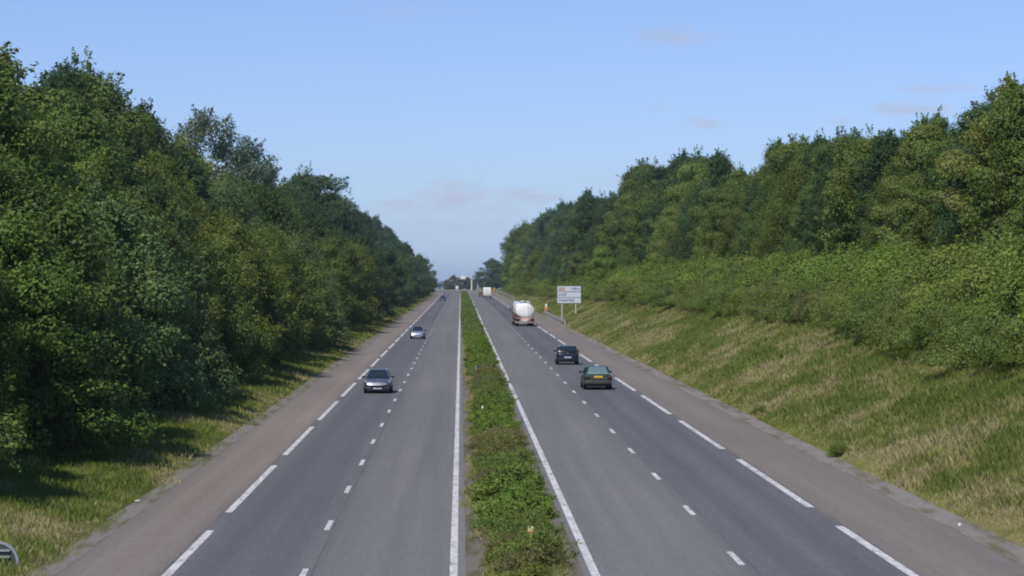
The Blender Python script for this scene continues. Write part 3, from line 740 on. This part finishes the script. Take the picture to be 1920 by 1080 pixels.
silver = dict(L=4.0, W=1.70, H=1.46, paint=SILVER, sections=hatch_sections(4.0, .90, .82), cab_bottom=(-1.80, 1.08, .90, .89), cab_top=(-1.15, .10, .62, 1.42), axles=(-1.22, 1.24), rear=dict(STD_REAR, bumper_mat=SILVER))
def on_road(x, d, right): return (x, d, zb(d) + (RZ if right else 0))
car('silver_car', 'silver hatchback driving towards the bridge, nearest car on the left carriageway', on_road(-5.07, 165.5, False), R(180) , silver)
silver2 = dict(silver, W=1.64, L=3.9, paint=paint('pale_silver_paint', (.45, .48, .55), .7, .28))
silver2['rear'] = dict(STD_REAR, bumper_mat=silver2['paint'])
car('silver_car', 'pale silver car farther back in the slow lane of the left carriageway', on_road(-4.9, 305, False), R(180), silver2)
blue = dict(silver, paint=paint('blue_paint', (.03, .04, .10), .3, .3)); blue['rear'] = dict(STD_REAR, bumper_mat=blue['paint'])
car('dark_blue_car', 'tiny dark blue car coming over the crest on the left carriageway', on_road(-5.1, 757, False), R(180), blue)
BLACKP = paint('black_paint', (.011, .010, .013), .2, .25)
black = dict(L=3.85, W=1.68, H=1.45, paint=BLACKP, sections=hatch_sections(3.85, .95, .82), cab_bottom=(-1.82, .92, .91, .93), cab_top=(-1.45, .10, .70, 1.40), axles=(-1.2, 1.2), mirror=BLACKP,
    rear=dict(bumper_z=.40, bumper_h=.30, bumper_mat=BLACKP, light_x=.87, light_y=.10, light_z=.84, light_w=.12, light_h=.26, plate_y=-.035, plate_z=.52, plate_mat=PLATE_WHITE, badge=.86, wiper=True))
car('black_car', 'small black hatchback with white rear plate driving away behind the tanker', on_road(8.0, 203, True), 0, black)
GREENP = solid('dark_green_paint', (.016, .042, .026), .38, .1, .25, .4)
REARG = solid('sky_toned_rear_glass', (.15, .21, .21), .08, .15, .6, .8)  # base colour lightened to stand in for sky light in the pane
green = dict(L=4.15, W=1.66, H=1.40, paint=GREENP, sections=boot_sections(4.15), cab_bottom=(-1.78, .95, .90, .87), cab_top=(-.85, .05, .70, 1.34), axles=(-1.25, 1.3), rear_glass=REARG,
    rear=dict(bumper_z=.44, bumper_h=.22, bumper_mat=solid('grey_bumper', (.05, .048, .042), .5, noise=.1), light_x=.80, light_y=.015, light_z=.74, light_w=.24, light_h=.15, plate_y=-.005, plate_z=.755, plate_mat=PLATE_YELLOW, glint_lip=solid('glint_green', (.25, .36, .27), .3, .2, .6), strip=.66, strip_mat=solid('boot_trim', (.14, .13, .13), .4)))  # lip painted far paler than the body: boot-edge highlight put into its colour
car('green_car', 'dark green saloon with yellow rear plate, nearest car on the right carriageway', on_road(8.0, 159, True), R(.8), green)
red = dict(silver, paint=paint('red_paint', (.16, .05, .05), .1, .4)); red['rear'] = dict(STD_REAR, bumper_mat=red['paint'])
car('red_car', 'barely visible red car just ahead of the white box truck', on_road(6.35, 835, True), 0, red)

# ------------------------------------------------------------------ tanker lorry
def wheel_pair(root, cx, cy, r, w, s):
    wh = MB().lathe_x([(-w / 2, r * .55), (-w / 2 - .005, r * .93), (-w / 2 + .03, r), (w / 2 - .03, r), (w / 2 + .005, r * .93), (w / 2, r * .55)], (cx, cy, r), 24).build('wheel', TYRE, root, True)
    MB().lathe_x([(-.03, .27), (.03, .27)], (cx + s * (w / 2), cy, r), 16).build('rim', RIM, wh, True)
def tanker():
    d = 352 + 6; root = empty('tanker_lorry', on_road(8.30, d, True), R(1.2))
    tag(root, 'white round-ended tanker lorry driving away in the slow lane', 'lorry')
    TW = solid('tank_white', (.88, .88, .86), .32, 0, .6, noise=.03, nscale=2)
    DK = solid('chassis_grey', (.13, .12, .11), .6, noise=.25)
    MAROON = paint('maroon_paint', (.15, .075, .075), .1, .35); PALEB = paint('pale_blue_paint', (.55, .62, .78), .1, .3)
    a, b, zc = 1.22, .98, 2.02; n = 40
    prof = [(-5.86, .0), (-5.855, .35), (-5.83, .68), (-5.78, .88), (-5.70, .97), (-5.55, 1.0), (-2.5, 1.0), (.5, 1.0), (3.0, 1.0), (3.2, .97), (3.35, .8), (3.42, .4), (3.43, 0.0)]
    rings = [[(a * max(k, .001) * cos(2 * pi * i / n), y, zc + b * max(k, .001) * sin(2 * pi * i / n)) for i in range(n)] for y, k in prof]
    tank = MB().loft(rings).build('tank', TW, root, True)
    mb = MB()
    for y in (-5.5, -3.2, -.9, 1.4, 3.0):
        r0 = [[(a * k * cos(2 * pi * i / n), y + dy, zc + b * k * sin(2 * pi * i / n)) for i in range(n)] for dy, k in ((-.05, 1.0), (-.04, 1.018), (.04, 1.018), (.05, 1.0))]
        mb.loft(r0, False)
    mb.build('tank_band', PALE_STEEL, tank, True)
    # walkway, rails and manlids on top
    MB().box((0, -1.2, zc + b + .05), (.7, 8.6, .05)).build('walkway', DARK_STEEL, root)
    for y in (-4.6, -2.2, .2, 2.4):
        mb = MB(); mb.tube((0, y, zc + b + .07), (0, y, zc + b + .24), .26, .26, 16); mb.tube((0, y, zc + b + .24), (0, y, zc + b + .29), .2, .12, 16)
        mb.build('manlid', WHITE_PAINT if y > -3 else PALE_STEEL, root, True)
    mb = MB()
    for s in (-1, 1):
        for y in (-5.3, -3, -.7, 1.6, 3): mb.tube((s * .48, y, zc + b - .08), (s * .48, y, zc + b + .34), .018)
        mb.tube((s * .48, -5.3, zc + b + .34), (s * .48, 3, zc + b + .34), .018)
    mb.build('guard_rail', PALE_STEEL, root)
    MB().box((.42, -5.35, zc + b + .16), (.42, .3, .12)).build('hose_box', WHITE_PAINT, root, True, .03)
    # ladder
    mb = MB()
    for s in (-1, 1): mb.tube((.52 + s * .19, -6.08, .75), (.52 + s * .19, -6.0, zc + b + .2), .022)
    for k in range(9): mb.tube((.33, -6.07, .9 + .25 * k), (.71, -6.07, .9 + .25 * k), .015)
    mb.build('ladder', WHITE_PAINT, root)
    # chassis, bumper, mudguards
    mb = MB()
    for s in (-1, 1): mb.box((s * .5, -.9, 1.02), (.14, 9.8, .24))
    mb.build('chassis', DK, root)
    MB().box((0, -5.75, 1.02), (2.25, .12, .14)).build('rear_crossbeam', solid('red_beam', (.40, .22, .17), .5), root, True, .02)
    MB().box((.0, -5.83, .86), (1.1, .04, .32)).build('hazard_panel', solid('pink_panel', (.72, .47, .40), .5), root, False, .01, 1)
    bmp = MB().box((0, -5.85, .50), (2.4, .14, .20)).build('rear_bumper', solid('bumper_beige', (.35, .31, .27), .6, noise=.2), root, True, .02)
    for s in (-1, 1):
        MB().box((s * .92, -5.94, .70), (.40, .06, .15)).build('taillight', RED_LENS, root, True, .02)
        MB().box((s * .66, -5.94, .70), (.10, .05, .13)).build('indicator', AMBER, root, True, .02)
        MB().box((s * .98, -5.30, .62), (.5, .02, .56)).build('mud_flap', BLACK_TRIM, root)
        g = MB(); nn = 12
        g.loft([[(s * .98 + x, -3.45 + (r_) * 2.0 * cos(pi * i / nn), .5 + r_ * .62 * sin(pi * i / nn)) for x in (-.29, .29)] for i in range(nn + 1) for r_ in (1.0,)], False) if False else None
        MB().box((s * .98, -3.6, 1.08), (.56, 3.7, .05)).build('mudguard', DK, root, True, .02)
        for y in (-4.7, -3.4, -2.1): wheel_pair(root, s * 1.0, y, .5, .38, s)
        wheel_pair(root, s * .98, 3.55, .5, .5, s); wheel_pair(root, s * 1.02, 6.6, .5, .3, s)
    MB().box((0, -5.92, .72), (.52, .03, .12)).build('licence_plate', PLATE_WHITE, root)
    # tractor cab
    cab = MB().loft([[(-1.22, 4.9, .7), (1.22, 4.9, .7), (1.22, 7.3, .7), (-1.22, 7.3, .7)], [(-1.24, 4.9, 2.5), (1.24, 4.9, 2.5), (1.24, 7.25, 2.3), (-1.24, 7.25, 2.3)], [(-1.2, 4.95, 2.62), (1.2, 4.95, 2.62), (1.2, 6.9, 2.62), (-1.2, 6.9, 2.62)]]).build('cab', MAROON, root, True, .05)
    MB().loft([[(-1.15, 5.0, 2.62), (1.15, 5.0, 2.62), (1.15, 6.85, 2.62), (-1.15, 6.85, 2.62)], [(-1.0, 5.0, 3.2), (1.0, 5.0, 3.2), (.9, 5.6, 3.2), (-.9, 5.6, 3.2)]]).build('wind_deflector', PALEB, cab, True, .05)
    MB().box((0, 7.2, 1.95), (2.1, .12, .8)).build('windscreen', GLASS, cab, True, .03)
    for s in (-1, 1):
        MB().box((s * 1.238, 6.4, 1.9), (.02, 1.0, .65)).build('side_window', GLASS, cab)
        MB().box((s * 1.42, 7.15, 2.1), (.14, .2, .55)).build('mirror', BLACK_TRIM, cab, True, .04)
    mb = MB()
    for s in (-1, 1): mb.box((s * .45, 5.2, .72), (.12, 4.4, .22))
    mb.build('tractor_frame', DK, root)
tanker()

def box_truck():
    root = empty('box_truck', on_road(7.75, 789, True), R(.4)); tag(root, 'small white box truck driving away near the crest', 'truck')
    MB().box((0, 0, 1.95), (2.3, 5.2, 2.35)).build('cargo_box', solid('box_white', (.80, .80, .74), .45, noise=.04), root, True, .05)
    for s in (-1, 1): MB().box((s * .56, -2.62, 1.95), (1.08, .04, 2.15)).build('rear_door', solid('door_white', (.76, .76, .70), .45), root, True, .02)
    MB().box((0, -2.60, .72), (2.2, .12, .16)).build('rear_bumper', solid('cream_bumper', (.6, .5, .32), .5), root, True, .02)
    MB().box((0, .6, .68), (.9, 6.8, .16)).build('chassis', DARK_STEEL, root)
    cab = MB().loft([[(-1.05, 2.7, .5), (1.05, 2.7, .5), (1.05, 4.4, .5), (-1.05, 4.4, .5)], [(-1.05, 2.7, 1.5), (1.05, 2.7, 1.5), (1.05, 4.3, 1.3), (-1.05, 4.3, 1.3)], [(-.95, 2.75, 2.3), (.95, 2.75, 2.3), (.95, 3.6, 2.3), (-.95, 3.6, 2.3)]]).build('cab', WHITE_PAINT, root, True, .05)
    for s in (-1, 1):
        MB().box((s * 1.25, 3.9, 1.6), (.14, .12, .35)).build('mirror', BLACK_TRIM, cab, True, .03)
        MB().box((s * .95, -2.66, .9), (.22, .04, .14)).build('taillight', RED_LENS, root)
        for y in (-1.5, 3.4): wheel_pair(root, s * .92, y, .38, .3, s)
box_truck()

# ------------------------------------------------------------------ signs and street furniture
def road_sign():
    d = 378; x = 14.2
    root = empty('direction_sign', (x, d, gz(x, d)), R(-4)); tag(root, 'large white direction sign of three stacked panels on two pale posts', 'road sign')
    z0 = zb(d) + 3.28 - gz(x, d)          # underside of the lowest panel
    PW, PH, gap = 3.30, .73, .085
    face = solid('sign_white', (.54, .59, .65), .45, noise=.03)
    x0 = -.62
    for px in (0.02, 1.96):
        g = gz(x + px, d) - gz(x, d)
        MB().tube((px, .05, g - .4), (px, .05, z0 + 2.4), .075, .075, 12).build('post', POST_CREAM, root, True)
    rows = [('CHARTRES', 0), ('LUCÉ', 1), (None, 2)]
    for body, k in rows:
        zc = z0 + PH / 2 + k * (PH + gap)
        p = MB().box((x0 + PW / 2, -.06, zc), (PW, .05, PH)).build('sign_panel', face, root, False, .01, 1)
        MB().box((x0 + PW / 2, -.022, zc), (PW + .05, .02, PH + .05)).build('panel_edge', DARK_STEEL, p)
        if body:
            text('lettering', body, .46, (x0 + .16, -.087, zc), (R(90), 0, 0), INK, p)
        else:
            MB().box((x0 + .60, -.095, zc), (.86, .012, .40)).build('route_badge', solid('badge_red', (.38, .13, .05), .45), p)
            text('lettering', 'N 23', .34, (x0 + .60, -.103, zc), (R(90), 0, 0), WHITE_PAINT, p, align='CENTER')
            text('lettering', '1500 m', .42, (x0 + PW - .12, -.087, zc), (R(90), 0, 0), INK, p, align='RIGHT')
road_sign()

def crash_barrier(name, pts, label, post_every=2.0, parent=None, mt=PALE_STEEL, drop=True, group=None):
    "W-beam rail on posts along ground points (x, y)"
    root = empty(name, (pts[0][0], pts[0][1], gz(*pts[0]) if abs(pts[0][0]) > 4 else zb(pts[0][1]) + .2)); tag(root, label, 'crash barrier', group)
    base = Vector(root.location); P3 = []
    for i in range(len(pts) - 1):
        (xa, ya), (xb, yb2) = pts[i], pts[i + 1]; n = max(1, int(math.hypot(xb - xa, yb2 - ya) / post_every))
        for k in range(n): P3.append((xa + (xb - xa) * k / n, ya + (yb2 - ya) * k / n))
    P3.append(pts[-1])
    hgt = lambda x, y: (gz(x, y) if not (-.1 < x < 3) else zb(y) + .2)
    prof = [(0, .42), (.05, .46), (.05, .54), (.0, .58), (.0, .62), (.05, .66), (.05, .74), (0, .78), (-.01, .78), (-.01, .42)]
    rings = []
    for i, (x, y) in enumerate(P3):
        j = min(i + 1, len(P3) - 1); i0 = max(i - 1, 0); t = Vector((P3[j][0] - P3[i0][0], P3[j][1] - P3[i0][1])).normalized(); nr = Vector((-t.y, t.x))
        z = hgt(x, y) - (.5 if drop and i == 0 else 0)
        rings.append([Vector((x + nr.x * a, y + nr.y * a, z + b)) - base for a, b in prof])
    MB().loft(rings).build('rail', mt, root, True)
    for x, y in P3[1:]:
        MB().box(Vector((x, y, hgt(x, y) + .3)) - base - Vector((0, 0, .0)), (.08, .12, .95)).build('post', mt, root)
    return root
crash_barrier('crash_barrier', [(13.75, 352), (13.72, 366), (13.72, 412), (13.9, 446)], 'short steel crash barrier in front of the white direction sign', 4.0)
crash_barrier('crash_barrier', [(14.1, 700), (14.1, 800), (14.1, 960), (14.1, 1060)], 'long pale steel barrier beside the right shoulder near the crest', 12.0)
crash_barrier('crash_barrier', [(1.05, 184), (1.05, 185), (1.6, 190)], 'short piece of steel barrier showing between the median bushes', 2.5, drop=False)
crash_barrier('crash_barrier', [(1.05, 262), (1.05, 263), (1.4, 275)], 'farther bit of steel barrier showing between the median bushes', 4, drop=False)
crash_barrier('crash_barrier', [(-11.2, 855), (-11.2, 870), (-11.2, 930)], 'pale barrier end beside the far left shoulder under the trees', 8.0)
# pale barrier following the outside of the bend past the crest
crash_barrier('crash_barrier', [(15 + xo(y) - 0, y) for y in (1190, 1215, 1240, 1270, 1310, 1360, 1420)], 'long pale barrier on the outside of the bend past the crest', 6.0)
def bend_wall():
    root_y = 1235; pts = [(-13 + xo(y) + 3, y) for y in (1190, 1230, 1280, 1340, 1400)]
    base = Vector((pts[0][0], pts[0][1], zb(pts[0][1])))
    rings = [[Vector((x + a, y, zb(y) + b)) - base for a, b in ((-.3, -.2), (-.12, .95), (.12, .95), (.3, -.2))] for x, y in pts]
    o = MB().loft(rings).build('concrete_barrier', CONCRETE, None); o.location = base
    tag(o, 'low pale concrete barrier along the inside of the bend past the crest', 'barrier')
bend_wall()

def phone():
    d = 452; x = 14.35
    root = empty('emergency_phone', (x, d, gz(x, d) - .05)); tag(root, 'orange roadside emergency phone with a white top beyond the large sign', 'emergency phone')
    OR = solid('phone_orange', (.46, .20, .05), .5, noise=.08)
    MB().loft([[(-.36, -.2, 0), (.36, -.2, 0), (.36, .2, 0), (-.36, .2, 0)], [(-.30, -.17, 1.0), (.30, -.17, 1.0), (.30, .17, 1.0), (-.30, .17, 1.0)]]).build('housing', OR, root, True, .04)
    MB().loft([[(-.17, -.14, 1.0), (.17, -.14, 1.0), (.17, .14, 1.0), (-.17, .14, 1.0)], [(-.15, -.12, 1.62), (.15, -.12, 1.62), (.15, .12, 1.62), (-.15, .12, 1.62)]]).build('top_panel', WHITE_PAINT, root, True, .05)
    MB().box((-.2, 0, 1.33), (.05, .22, .6)).build('side_strip', OR, root, True, .01)
    MB().box((0, -.195, .55), (.26, .03, .4)).build('door', solid('phone_door', (.5, .17, .03), .5), root, True, .01)
    MB().box((0, 0, -.02), (.95, .7, .1)).build('base_slab', CONCRETE, root)
phone()
def orange_box():
    d = 1075; x = 7.6 + 7; x = (899 - 864) * d / F_PX + .2
    x = max(x, 13.9 + xo(d)); z = gz(x, d)
    root = empty('roadside_cabinet', (x, d, z)); tag(root, 'small orange cabinet by the right shoulder close to the crest', 'cabinet')
    MB().box((0, 0, .8), (.8, .5, 1.5)).build('housing', solid('cabinet_orange', (.55, .22, .05), .5), root, True, .03)
    MB().box((0, 0, 1.6), (.9, .6, .1)).build('lid', CONCRETE, root, True, .02)
orange_box()

def gantry():
    d = 1240; x = (884.5 - 864) * d / F_PX; z = zb(d)
    root = empty('gantry', (x, d, z - .1)); tag(root, 'pale cantilever gantry mast with an arm reaching over the road at the crest', 'gantry')
    MB().tube((0, 0, 0), (0, 0, 7.6), .42, .34, 12).build('mast', POST_CREAM, root, True)
    mb = MB(); mb.box((-2.7, 0, 7.35), (5.5, .42, .42)); mb.build('arm', POST_CREAM, root, True, .04)
    p = MB().box((-4.1, -.32, 6.75), (2.5, .12, 1.5)).build('sign_panel', solid('gantry_panel', (.74, .74, .68), .5, noise=.04), root, False, .02, 1)
    MB().box((-4.1, -.25, 6.75), (2.6, .03, 1.6)).build('panel_edge', DARK_STEEL, p)
    MB().box((0, 0, .1), (1.5, 1.5, .6)).build('footing', CONCRETE, root)
gantry()
def small_far_sign():
    d = 1185; x = (857 - 864) * d / F_PX; z = zb(d)
    root = empty('white_sign', (x, d, z)); tag(root, 'small white sign on a post at the tip of the median', 'sign')
    MB().tube((0, 0, 0), (0, 0, 2.5), .09, .09, 8).build('post', POST_CREAM, root)
    MB().box((0, -.1, 2.1), (1.1, .06, 1.2)).build('sign_panel', WHITE_PAINT, root, False, .02, 1)
small_far_sign()

def round_sign():
    d = 66; x = -11.42; z = gz(x, d)
    root = empty('round_sign', (x, d, z)); tag(root, 'back of a round traffic sign with pale rim at the lower left corner', 'traffic sign')
    hub = zb(d) + 7.2 - (1056 - 516) * d / F_PX - z
    n = 40; r = .50; cx = .02
    MB().tube((cx, .10, -.4), (cx, .10, hub + .4), .035, .035, 10).build('post', PALE_STEEL, root, True)
    disc = MB().loft([[(cx + r * cos(2 * pi * i / n), y, hub + r * sin(2 * pi * i / n)) for i in range(n)] for y in (.16, .20)]).build('disc', solid('sign_back', (.05, .07, .065), .6, noise=.35, nscale=7), root)
    rim = [[(cx + (r + a) * cos(2 * pi * i / n), .18 + b, hub + (r + a) * sin(2 * pi * i / n)) for a, b in ((-.035, -.035), (.02, -.035), (.02, .035), (-.035, .035))] for i in range(n + 1)]
    MB().loft(rim, False).build('rim', solid('sign_rim', (.34, .36, .38), .5, .2), disc)
    for zz in (.14, .30): MB().box((cx, .125, hub + zz), (.62, .03, .05)).build('bracket', PALE_STEEL, root)
round_sign()

def marker(px, py, d, w, h, label, cream, low):
    x = (px - 864) * d / F_PX; zt = zb(d) + 7.2 - (py - 516) * d / F_PX
    root = empty('marker_post', (x, d, zb(d) + .2)); tag(root, label, 'marker post', 'marker posts in the median')
    zz = zt - zb(d) - .2
    MB().tube((0, .03, -.2), (0, .03, zz - h * .5), .025, .025, 8).build('post', PALE_STEEL, root)
    p = MB().box((0, 0, zz - h / 2), (w, .05, h)).build('head', cream, root, True, .012)
    if low: MB().box((0, -.03, zz - h * .78), (w * .98, .03, h * .4)).build('reflector', low, p, True, .008)
marker(995, 987, 64.0, .13, .20, 'pale yellow marker with orange reflector standing in the nearest median bushes', solid('cream_plastic', (.60, .52, .28), .5), solid('marker_orange', (.45, .17, .04), .5))
marker(905, 761, 130, .11, .2, 'small white marker post between two green stretches of the median', WHITE_PAINT, None)
marker(893, 690, 187, .12, .3, 'thin white marker beside the barrier piece in the median', WHITE_PAINT, None)

def litter(px, py, s, right, label):
    h = 7.2 - (RZ if right else 0) - .05
    d = F_PX * h / (py - 516); x = (px - 864) * d / F_PX
    rs = random.Random(int(px)); n = 12
    vs = [Vector((rs.gauss(0, 1), rs.gauss(0, 1), rs.gauss(0, .6))).normalized() * s * rs.uniform(.5, 1) for _ in range(n)]
    bm = bmesh.new(); [bm.verts.new(v) for v in vs]; bmesh.ops.convex_hull(bm, input=bm.verts)
    me = bpy.data.meshes.new('paper_scrap'); bm.to_mesh(me); bm.free(); me.materials.append(WHITE_PAINT)
    o = bpy.data.objects.new('paper_scrap', me); col.objects.link(o); o.location = (x, d, zb(d) + 7.2 - h + s * .5); tag(o, label, 'litter', 'litter at the road edge')
litter(1690, 911, .10, True, 'white paper scrap against the grass edge of the right shoulder')
litter(1799, 986, .06, True, 'smaller white scrap on the right gutter nearest the bridge')
litter(257, 942, .09, False, 'white scrap lying on the left gutter by the grass')

# ------------------------------------------------------------------ air
def haze():
    m, nt, out = mat('haze_air')
    v = nt.nodes.new('ShaderNodeVolumePrincipled'); v.inputs['Density'].default_value = HAZE; v.inputs['Color'].default_value = (.72, .83, 1, 1)
    v.inputs['Anisotropy'].default_value = .2
    nt.links.new(v.outputs[0], out.inputs['Volume'])
    o = MB().box((0, 3860, 24), (7400, 8100, 52)).build('haze', m, None); tag(o, kind='stuff')
HAZE = .00009
haze()

# ------------------------------------------------------------------ light, sky, camera
EL, AZ = R(54), R(180 + 33)         # sun high, behind the viewer and to the left
w = bpy.data.worlds.new('World'); sc.world = w; w.use_nodes = True
nt = w.node_tree; nt.nodes.clear(); L = nt.links.new
out = nt.nodes.new('ShaderNodeOutputWorld'); bg = nt.nodes.new('ShaderNodeBackground'); bg.inputs['Strength'].default_value = .105
sky = nt.nodes.new('ShaderNodeTexSky'); sky.sky_type = 'NISHITA'; sky.sun_disc = False; sky.sun_elevation = EL; sky.sun_rotation = AZ
sky.altitude = 100; sky.air_density = 1.0; sky.dust_density = .3; sky.ozone_density = 3.0
# thin clouds, placed by direction
tc = nt.nodes.new('ShaderNodeTexCoord'); sp = nt.nodes.new('ShaderNodeSeparateXYZ'); L(tc.outputs['Generated'], sp.inputs[0])
def M(op, a, b=None, c=None, clamp=False):
    n = nt.nodes.new('ShaderNodeMath'); n.operation = op; n.use_clamp = clamp
    for s, v in zip(n.inputs, (a, b, c)):
        if v is None: continue
        if isinstance(v, (int, float)): s.default_value = v
        else: L(v, s)
    return n.outputs[0]
az = M('DIVIDE', sp.outputs['X'], M('MAXIMUM', sp.outputs['Y'], .05)); el = M('DIVIDE', sp.outputs['Z'], M('MAXIMUM', sp.outputs['Y'], .05))
wn = nt.nodes.new('ShaderNodeTexNoise'); wn.inputs['Scale'].default_value = 1.0; wn.inputs['Detail'].default_value = 6; wn.inputs['Roughness'].default_value = .6
cv = nt.nodes.new('ShaderNodeCombineXYZ'); L(M('MULTIPLY', az, 95), cv.inputs[0]); L(M('MULTIPLY', el, 260), cv.inputs[1]); L(cv.outputs[0], wn.inputs['Vector'])
cl = None
for px, py, rx, ry, k in [(855, 368, 66, 30, 1.0), (760, 384, 62, 14, .8), (985, 368, 72, 16, .85), (860, 392, 150, 16, .6), (1268, 69, 62, 17, .75), (1705, 206, 75, 13, .9), (1325, 231, 40, 9, .7), (1575, 228, 28, 10, .55), (1755, 168, 70, 9, .55), (1240, 202, 22, 8, .4), (860, 420, 190, 22, .45), (1150, 340, 90, 14, .4), (700, 398, 60, 9, .4), (760, 20, 90, 14, .3)]:
    a = M('DIVIDE', M('SUBTRACT', az, (px - 864) / F_PX), rx / F_PX); b = M('DIVIDE', M('SUBTRACT', el, (540 - py) / F_PX), ry / F_PX)
    r = M('SQRT', M('ADD', M('MULTIPLY', a, a), M('MULTIPLY', b, b)))
    v = M('MULTIPLY', M('SUBTRACT', 1.25, M('ADD', M('MULTIPLY', r, .75), M('MULTIPLY', M('SUBTRACT', wn.outputs['Fac'], .42), 2.4)), None, True), k)
    cl = v if cl is None else M('MAXIMUM', cl, v)
cf = M('MULTIPLY', M('MINIMUM', cl, 1.0), .62)
hz = nt.nodes.new('ShaderNodeValToRGB'); e = hz.color_ramp.elements       # low lilac haze band, clearer blue above
e[0].position = 0; e[0].color = (.61, .79, 1.48, 1); e[1].position = .11; e[1].color = (.79, .895, 1.26, 1)
m_ = e.new(.03); m_.color = (.70, .85, 1.33, 1)
L(sp.outputs['Z'], hz.inputs['Fac'])
tint = nt.nodes.new('ShaderNodeMix'); tint.data_type = 'RGBA'; tint.blend_type = 'MULTIPLY'; tint.inputs[0].default_value = 1.0
L(sky.outputs[0], tint.inputs[6]); L(hz.outputs[0], tint.inputs[7])
mx = nt.nodes.new('ShaderNodeMix'); mx.data_type = 'RGBA'; L(cf, mx.inputs[0]); L(tint.outputs[2], mx.inputs[6]); mx.inputs[7].default_value = (4.7, 4.75, 6.05, 1)
L(mx.outputs[2], bg.inputs['Color']); L(bg.outputs[0], out.inputs['Surface'])

sd = bpy.data.lights.new('sun', 'SUN'); sd.energy = 4.5; sd.angle = R(.53); sd.color = (1.0, .94, .84)
so = bpy.data.objects.new('sun', sd); col.objects.link(so)
to_sun = Vector((sin(AZ) * cos(EL), cos(AZ) * cos(EL), sin(EL)))
so.rotation_euler = to_sun.to_track_quat('Z', 'Y').to_euler(); so.location = (0, 0, 60)

cd = bpy.data.cameras.new('camera'); cam = bpy.data.objects.new('camera', cd); col.objects.link(cam)
cam.location = (0, 0, CAM_H); cam.rotation_euler = (R(90), 0, 0)
cd.sensor_width = 36; cd.lens = 36 * F_PX / 1920; cd.shift_x = 96 / 1920; cd.shift_y = 0
cd.clip_start = .5; cd.clip_end = 20000
sc.camera = cam
sc.render.resolution_x, sc.render.resolution_y = 1024, 576
sc.view_settings.view_transform = 'Standard'; sc.view_settings.look = 'None'; sc.view_settings.exposure = 0.0; sc.view_settings.gamma = 1.0
sc.cycles.max_bounces = 6; sc.cycles.diffuse_bounces = 3; sc.cycles.glossy_bounces = 3; sc.cycles.transmission_bounces = 4; sc.cycles.volume_bounces = 0
sc.cycles.use_denoising = True
sc.cycles.filter_width = 2.0
